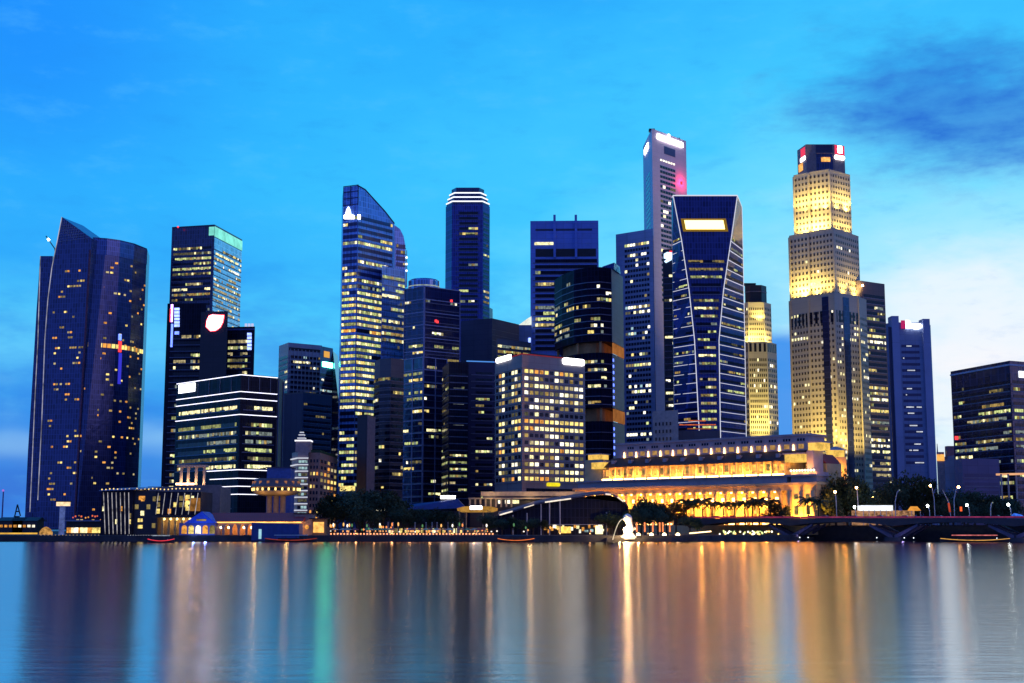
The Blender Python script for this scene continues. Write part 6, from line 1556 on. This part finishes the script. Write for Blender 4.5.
# ================================================================== BRIDGE
def bridge():
    piers = [(700, 626), (789.7, 601), (893, 571), (1014.6, 541), (1150, 511)]
    ax = []
    for px, Y in piers: p = at(px, 530, Y); ax.append(Vector((p.x, p.y)))
    zt = [zat(518.6, Y) for px, Y in piers]
    t = thing('road_bridge', 'long low concrete road bridge on V shaped piers across the right side', 'bridge', (ax[2].x, ax[2].y, 0))
    BC = plain('bridge_concrete', (.05, .05, .06), .7, scale=.2)
    dirv = (ax[3]-ax[1]).normalized(); nb = Vector((-dirv.y, dirv.x))
    if nb.y < 0: nb = -nb
    Wd = 16
    pts = [ax[0]-dirv*14]+ax; zz = [zt[0]]+zt
    for i in range(len(pts)-1):
        a, b = pts[i], pts[i+1]; za, zb = zz[i], zz[i+1]; mb = MB()
        # haunched beam: deeper at the piers
        n = 10; 
        rings = []
        for k in range(n+1):
            s = k/n; p = a.lerp(b, s); z = lerp(za, zb, s); dep = 1.5+1.6*(2*s-1)**2
            rings.append([(p.x, p.y, z-dep), (p.x, p.y, z), (p.x+nb.x*Wd, p.y+nb.y*Wd, z), (p.x+nb.x*Wd, p.y+nb.y*Wd, z-dep)])
        mb.loft(rings, BC); mb.build('deck_span', t)
        mb = MB(); mb.loft([[(q.x+nb.x*o, q.y+nb.y*o, z+h) for o, h in ((-.15, .02), (-.15, 1.0), (.15, 1.0), (.15, .02))] for q, z in ((a, za), (b, zb))], plain('rail_pink', (.2, .06, .09), .5)); mb.build('parapet', t)
        L_ = (b-a).length
        mb = MB(); mb.loft([[(q.x+nb.x*o, q.y+nb.y*o, z+h) for o, h in ((-.28, .55), (-.28, .75), (-.16, .75), (-.16, .55))] for q, z in ((a, za), (b, zb))], lit('trail_glow', (.9, .08, .25), .6, var=.7, scale=.35)); mb.build('trail_glow_strip', t)  # added glowing strip in place of the cars' tail light trails
    PV = plain('pier_lilac', (.09, .08, .14), .6)
    for i in (1, 2, 3):
        p = ax[i]; z = zt[i]
        for s in (-1, 1):
            for o in (1.0, 8, 14.5):
                q = p+nb*o; e = q+dirv*s*10.5
                mb = MB(); rr = lambda c, w_, h_: [(c.x-nb.x*.7, c.y-nb.y*.7, h_-w_), (c.x+nb.x*.7, c.y+nb.y*.7, h_-w_), (c.x+nb.x*.7, c.y+nb.y*.7, h_+w_), (c.x-nb.x*.7, c.y-nb.y*.7, h_+w_)]
                mb.loft([rr(q+dirv*s*.4, .9, 1.6), rr(e, .55, z-2.7)], PV); mb.build('pier_arm', t)
        mb = MB(); c = p+nb*8; mb.box((c.x, c.y, .5), (7, 18, 2.2), BC, math.atan2(dirv.y, dirv.x)); mb.build('pier_base', t)
        q = p+dirv*5-nb*2.5; point('pier_lamp', (q.x, q.y, 2.2), 120, (.45, .35, 1), t, .4)
        for s in (-7, -3, 5, 9): q = p+dirv*s-nb*.6; mb = MB(); mb.ball((q.x, q.y, 1.4), .2, lit('pier_star', (.8, .9, 1), 4, var=0), 6, 4); mb.build('pier_light', t)
    W0 = [p+nb*19 for p in pts]; rw = thing('backing_wall', 'dark concrete retaining wall added behind the long road bridge to darken the gap below it', 'wall', (W0[2].x, W0[2].y, 0))
    mb = MB(); mb.loft([[(p.x, p.y, -1), (p.x, p.y, 6.3), (p.x+nb.x*1.2, p.y+nb.y*1.2, 6.3), (p.x+nb.x*1.2, p.y+nb.y*1.2, -1)] for p in W0], plain('dark_stone', (.045, .045, .05), .8)); mb.build('wall', rw)  # dark wall closes the view below the deck, standing in for shade
    mb = MB(); mb.loft([[(p.x-nb.x*.2, p.y-nb.y*.2, 6.31), (p.x-nb.x*.2, p.y-nb.y*.2, 6.7), (p.x+nb.x*1.4, p.y+nb.y*1.4, 6.7), (p.x+nb.x*1.4, p.y+nb.y*1.4, 6.31)] for p in W0], DARKM); mb.build('coping', rw)
    # lamps on the bridge
    def lamp(px, pyt, dist, col, lab, arm=1.3, h0=None, star=True, grp=None):
        Y = dist; p = at(px, pyt, Y); z0 = zat(518.6, Y)
        o = thing('street_lamp', lab, 'street lamp', (p.x-arm, Y, z0), grp)
        mb = MB(); pts_ = [Vector((p.x-arm, Y, z0)), Vector((p.x-arm*.95, Y, lerp(z0, p.z, .6))), Vector((p.x-arm*.5, Y, lerp(z0, p.z, .92))), Vector((p.x, Y, p.z+.15))]
        for a_, b_ in zip(pts_, pts_[1:]): mb.tube(a_, b_, .2, STEEL, .15, n=6)
        mb.build('post', o); mb = MB(); mb.ball((p.x, Y, p.z-.05), .55 if star else .3, col, 8, 6); mb.build('lamp_head', o)
        return o
    lamp(958.5, 487, 560, LAMPO, 'tall street lamp with the brightest amber head on the bridge', 2.2)
    lamp(930.3, 485.5, 600, LAMPO, 'amber street lamp shining in front of the tall dark trees', -1.5)
    lamp(927.5, 505.7, 575, LAMPW, 'low lamp with a white star bright head on the bridge', -.8)
    lamp(966.8, 505, 565, LAMPW, 'white street lamp on the bridge right of the banner posts', -1)
    lamp(1008.3, 504.5, 552, LAMPW, 'white street lamp on the bridge near the right edge', -1)
    lamp(992.5, 502.5, 556, lit('lamp_off_glow', (.6, .7, .6), .4, var=0), 'unlit pale street lamp between the two white ones', 1, star=False)  # unlit head still emits faintly, its paleness is put in as glow
    lamp(835, 491.8, 606, LAMPO, 'round amber lamp glowing below the spreading trees', -.4)
    lamp(854.5, 507, 606, LAMPW, 'white lamp in front of the white lit tent', -.4)
    lamp(856.5, 487.5, 612, LAMPO, 'amber lamp half hidden in the spreading trees', -.4)
    lamp(873, 497.5, 625, LAMPO, 'small amber lamp above the white lit tent', -.4)
    lamp(899.5, 490, 600, lit('lamp_off_glow', (.6, .7, .6), .4, var=0), 'unlit curved street lamp in front of the tall dark trees', 2.2, star=False)  # same faint glow painted into an unlit head
    # leaning banner post
    a = at(951, 518, 566); b = at(942.5, 490, 566); o = thing('banner_post', 'curved post with a red hanging banner beside the brightest amber lamp', 'banner post', tuple(a))
    m = at(948.5, 502, 566); mb = MB(); mb.tube(a, m, .2, STEEL); mb.tube(m, b, .2, STEEL, .1); mb.build('post', o)
    mb = MB(); mb.tube(at(948.6, 503, 565.4), at(950, 512, 565.4), .45, lit('banner_dimred', (.8, .1, .05), .6, var=.3), n=4); mb.build('banner', o)
    a = at(961, 506, 640); s = thing('stop_light', 'small red lit sign glowing before the tree row right of the brightest amber lamp', 'sign', (a.x, 612, GZ)); a = at(961, 509, 612)
    mb = MB(); mb.box((a.x, 612, a.z), (.9, .4, 2), lit('stop_red', (1, .12, .03), 1.4, var=0)); mb.build('face', s); mb = MB(); mb.tube((a.x, 612.4, GZ), (a.x, 612.4, a.z), .1, DARKM); mb.build('post', s)
    # cars on the deck
    def car(lab, grp, lampm, nm):
        o = thing('car', lab, 'car', (0, 0, 0), grp); pc = plain('car_'+nm, {'dark': (.05, .05, .06), 'silver': (.35, .35, .38), 'red': (.3, .03, .03)}[nm], .3, .3)
        mb = MB(); prof = [(-2.2, .35), (2.2, .35), (2.25, .75), (1.2, .9), (.7, 1.4), (-1.0, 1.42), (-1.7, .95), (-2.25, .85)]
        mb.loft([[(a_, -.85, b_) for a_, b_ in prof], [(a_, .85, b_) for a_, b_ in prof]], pc); mb.build('body', o)
        mb = MB(); mb.loft([[(a_, -.87, b_) for a_, b_ in [(-1.5, .95), (1.05, .95), (.6, 1.33), (-.95, 1.35)]], [(a_, .87, b_) for a_, b_ in [(-1.5, .95), (1.05, .95), (.6, 1.33), (-.95, 1.35)]]], DARKW); mb.build('windows', o)['kind'] = 'stuff'
        for wx in (-1.35, 1.4):
            for wy in (-.8, .8): mb = MB(); mb.tube((wx, wy-.1, .33), (wx, wy+.1, .33), .33, DARKM, n=10); mb.build('wheel', o)
        for wy in (-.6, .6): mb = MB(); mb.box((-2.26, wy, .75), (.16, .42, .2), NEONR); mb.build('taillight', o); mb = MB(); mb.box((2.24, wy, .65), (.14, .4, .2), lit('headlight', (1, .9, .7), 4, var=0)); mb.build('headlight', o)
        return o
    total = [(p, z) for p, z in zip(pts, zz)]
    i = 0
    for nm in ('dark', 'silver', 'red'):
        src = car(nm+' car crossing the long road bridge', nm+' cars on the bridge', None, nm)
        for k in range(5):
            o = src if k == 0 else copy_tree(src); q = (i+.3+.4*random.random())/15*3.7; j = min(3, int(q)); s = q-j
            p = ax[j].lerp(ax[j+1], s)+nb*(4.0 if i % 2 else 7.5); d_ = (ax[j+1]-ax[j])
            o.location = (p.x, p.y, lerp(zt[j], zt[j+1], s)); o.rotation_euler = (0, 0, math.atan2(d_.y, d_.x)+(math.pi if i % 2 else 0)); i += 1
    # lit terrace below the left span and the boat shed at the far bank
    Y = 640
    o = thing('bank_terrace', 'crowded white lit terrace on the bank under the left span of the bridge', 'terrace', (at(735, 535, 590).x, 596, GZ-1))
    a, b = at(700, 535, 590).x, at(786, 535, 590).x; mb = MB(); mb.prism([(a, 588), (b, 586), (b, 620), (a, 620)], -1, GZ-.4, CONC); mb.build('slab', o)
    for k in range(46):
        px = random.triangular(712, 780, 745); p = at(px, random.uniform(531, 534.5), 590); mb = MB(); mb.ball((p.x, 589+random.random()*3, max(p.z, GZ)), random.uniform(.25, .5), random.choice([lit('terrace_white', (1, .92, .7), 3.2, var=0), lit('terrace_gold', (1, .6, .15), 3.2, var=0), lit('terrace_green', (.7, .85, .3), 1.6, var=0)]), 6, 4); mb.build('terrace_lamp', o)
    a, b = at(828, 535, 640).x, at(885, 535, 640).x
    o = thing('river_steps', 'dark river steps with a low row of warm lights under the middle of the bridge', 'steps', ((a+b)/2, 632, -1))
    mb = MB()
    for k in range(4): mb.prism([(a, 628+k*2), (b, 628+k*2), (b, 640), (a, 640)], -1 if k == 0 else .3+.6*(k-1), .3+.6*k, CONC)
    mb.build('steps', o)
    for k in range(11): mb = MB(); mb.box((lerp(a+1, b-1, k/10), 627.8, 1.0), (2.2, .3, .35), LY if random.random() < .7 else LD); mb.build('step_light', o)
bridge()

# tents behind the bridge
def tents():
    Y = 604; a, b = at(862, 509, Y), at(893, 509, Y)
    t = thing('lit_tent', 'long white lit tent roof behind the bridge', 'tent', ((a.x+b.x)/2, Y+4, GZ))
    mb = MB(); mb.box(((a.x+b.x)/2, Y+4, zat(508, Y)), (b.x-a.x, 8, 2.4), lit('tent_white', (.9, .95, 1), 1.3, var=.25, scale=.2)); mb.build('canopy', t)
    for i in range(6): x = lerp(a.x+.5, b.x-.5, i/5); mb = MB(); mb.tube((x, Y, GZ), (x, Y, zat(510, Y)), .12, WHITEM); mb.build('post', t)
    mb = MB(); mb.box(((a.x+b.x)/2+4, Y+6, (GZ+zat(510, Y))/2), (b.x-a.x+14, 2, zat(510, Y)-GZ-.3), lit('tent_inside', (1, .5, .25), .4, var=.8, scale=.7)); mb.build('wall', t)
    a, b = at(911, 508, Y), at(921, 508, Y); t = thing('orange_tent', 'small orange glowing tent roof right of the long white lit tent', 'tent', ((a.x+b.x)/2, Y, GZ))
    c = (a.x+b.x)/2; zt = zat(508.3, Y); mb = MB(); mb.loft([[(a.x, Y, zt-1), (b.x, Y, zt-1), (b.x, Y+6, zt-1), (a.x, Y+6, zt-1)], [(c-1.5, Y+3, zt+.9), (c+1.5, Y+3, zt+.9), (c+1.5, Y+3.2, zt+.9), (c-1.5, Y+3.2, zt+.9)]], lit('tent_orange', (1, .4, .06), .9, var=.3)); mb.build('canopy', t)
    for x in (a.x+.3, b.x-.3): mb = MB(); mb.tube((x, Y+.3, GZ), (x, Y+.3, zt-1), .1, WHITEM); mb.build('post', t)
    Y = 600; a, b = at(1010, 515, Y), at(1030, 515, Y); t = thing('blue_tent', 'blue lit tent roof behind the bridge at the right edge', 'tent', ((a.x+b.x)/2, Y, GZ)); c = a.x+3
    mb = MB(); mb.loft([[(a.x, Y, GZ+6.5), (b.x, Y, GZ+6.5), (b.x, Y+6, GZ+6.5), (a.x, Y+6, GZ+6.5)], [(c, Y+3, GZ+9.6), (b.x-3, Y+3, GZ+9), (b.x-3, Y+3.2, GZ+9), (c, Y+3.2, GZ+9.6)]], lit('tent_blue', (.05, .2, 1), .9, var=.6, scale=.8)); mb.build('canopy', t)
    for x in (a.x+.5, b.x-.5): mb = MB(); mb.tube((x, Y+.3, GZ), (x, Y+.3, GZ+6.5), .1, WHITEM); mb.build('post', t)
tents()

# ================================================================== BOATS
def boat(px, py, L_, rz, lab, hullm, trim, roofm, Y):
    p = at(px, py, Y); x = p.x
    o = thing('bumboat', lab, 'boat', (0, 0, 0))
    mb = MB(); n = 8; rings = []
    for k in range(n+1):
        s = k/n*2-1; w_ = 1.7*(1-abs(s)**3*.8); rise = .7*s*s
        rings.append([(s*L_/2, -w_*.6, -.3), (s*L_/2, -w_, .9+rise), (s*L_/2, w_, .9+rise), (s*L_/2, w_*.6, -.3)])
    mb.loft(rings, hullm); mb.build('hull', o)
    mb = MB(); 
    for k in range(n):
        for sg in (-1,):
            a_, b_ = rings[k][1], rings[k+1][1]; mb.tube((a_[0], a_[1]-.05, a_[2]-.15), (b_[0], b_[1]-.05, b_[2]-.15), .13, trim, n=5)
    mb.build('trim_light', o)
    mb = MB(); mb.loft([[(s*L_*.32, y_, z_) for y_, z_ in ((-1.5, 2.5), (-1.1, 2.85), (1.1, 2.85), (1.5, 2.5))] for s in (-1, 1)], roofm); cab = mb.build('canopy', o)
    for s in (-.3, -.1, .1, .3):
        for y_ in (-1.35, 1.35): mb = MB(); mb.tube((s*L_, y_, .7), (s*L_, y_, 2.55), .06, DARKM); mb.build('post', o)
    mb = MB(); mb.box((0, 0, 1.2), (L_*.5, 2, .7), DARKM); mb.build('bench_block', o)
    o.location = (x, Y, 0); o.rotation_euler = (0, 0, rz); return o
HD = plain('hull_dark', (.03, .025, .03), .5); 
boat(161, 541.5, 9.5, .15, 'small dark boat with red and white trim below the glass pavilion', HD, lit('trim_red', (1, .05, .08), 1.1, var=.3), lit('roof_pale', (.7, .8, 1), .45, var=.5), 500)
boat(291, 542, 20, .05, 'long dark boat with dull red trim in front of the blue kiosk', HD, lit('trim_dullred', (.7, .08, .04), .5, var=.5), plain('canopy_grey', (.4, .36, .36)), 528)
boat(516, 543, 14, -.05, 'dark boat with glowing orange trim left of the curved roofed hall', HD, lit('trim_orange', (1, .22, .04), 1.0, var=.4), plain('canopy_dark', (.08, .07, .07)), 520)
boat(975, 543.5, 26, -.1, 'long tour boat lit red and yellow under the right span of the bridge', HD, lit('trim_yellow', (1, .5, .1), .9, var=.4), lit('canopy_rwb', (1, .25, .25), .8, var=.6), 525)
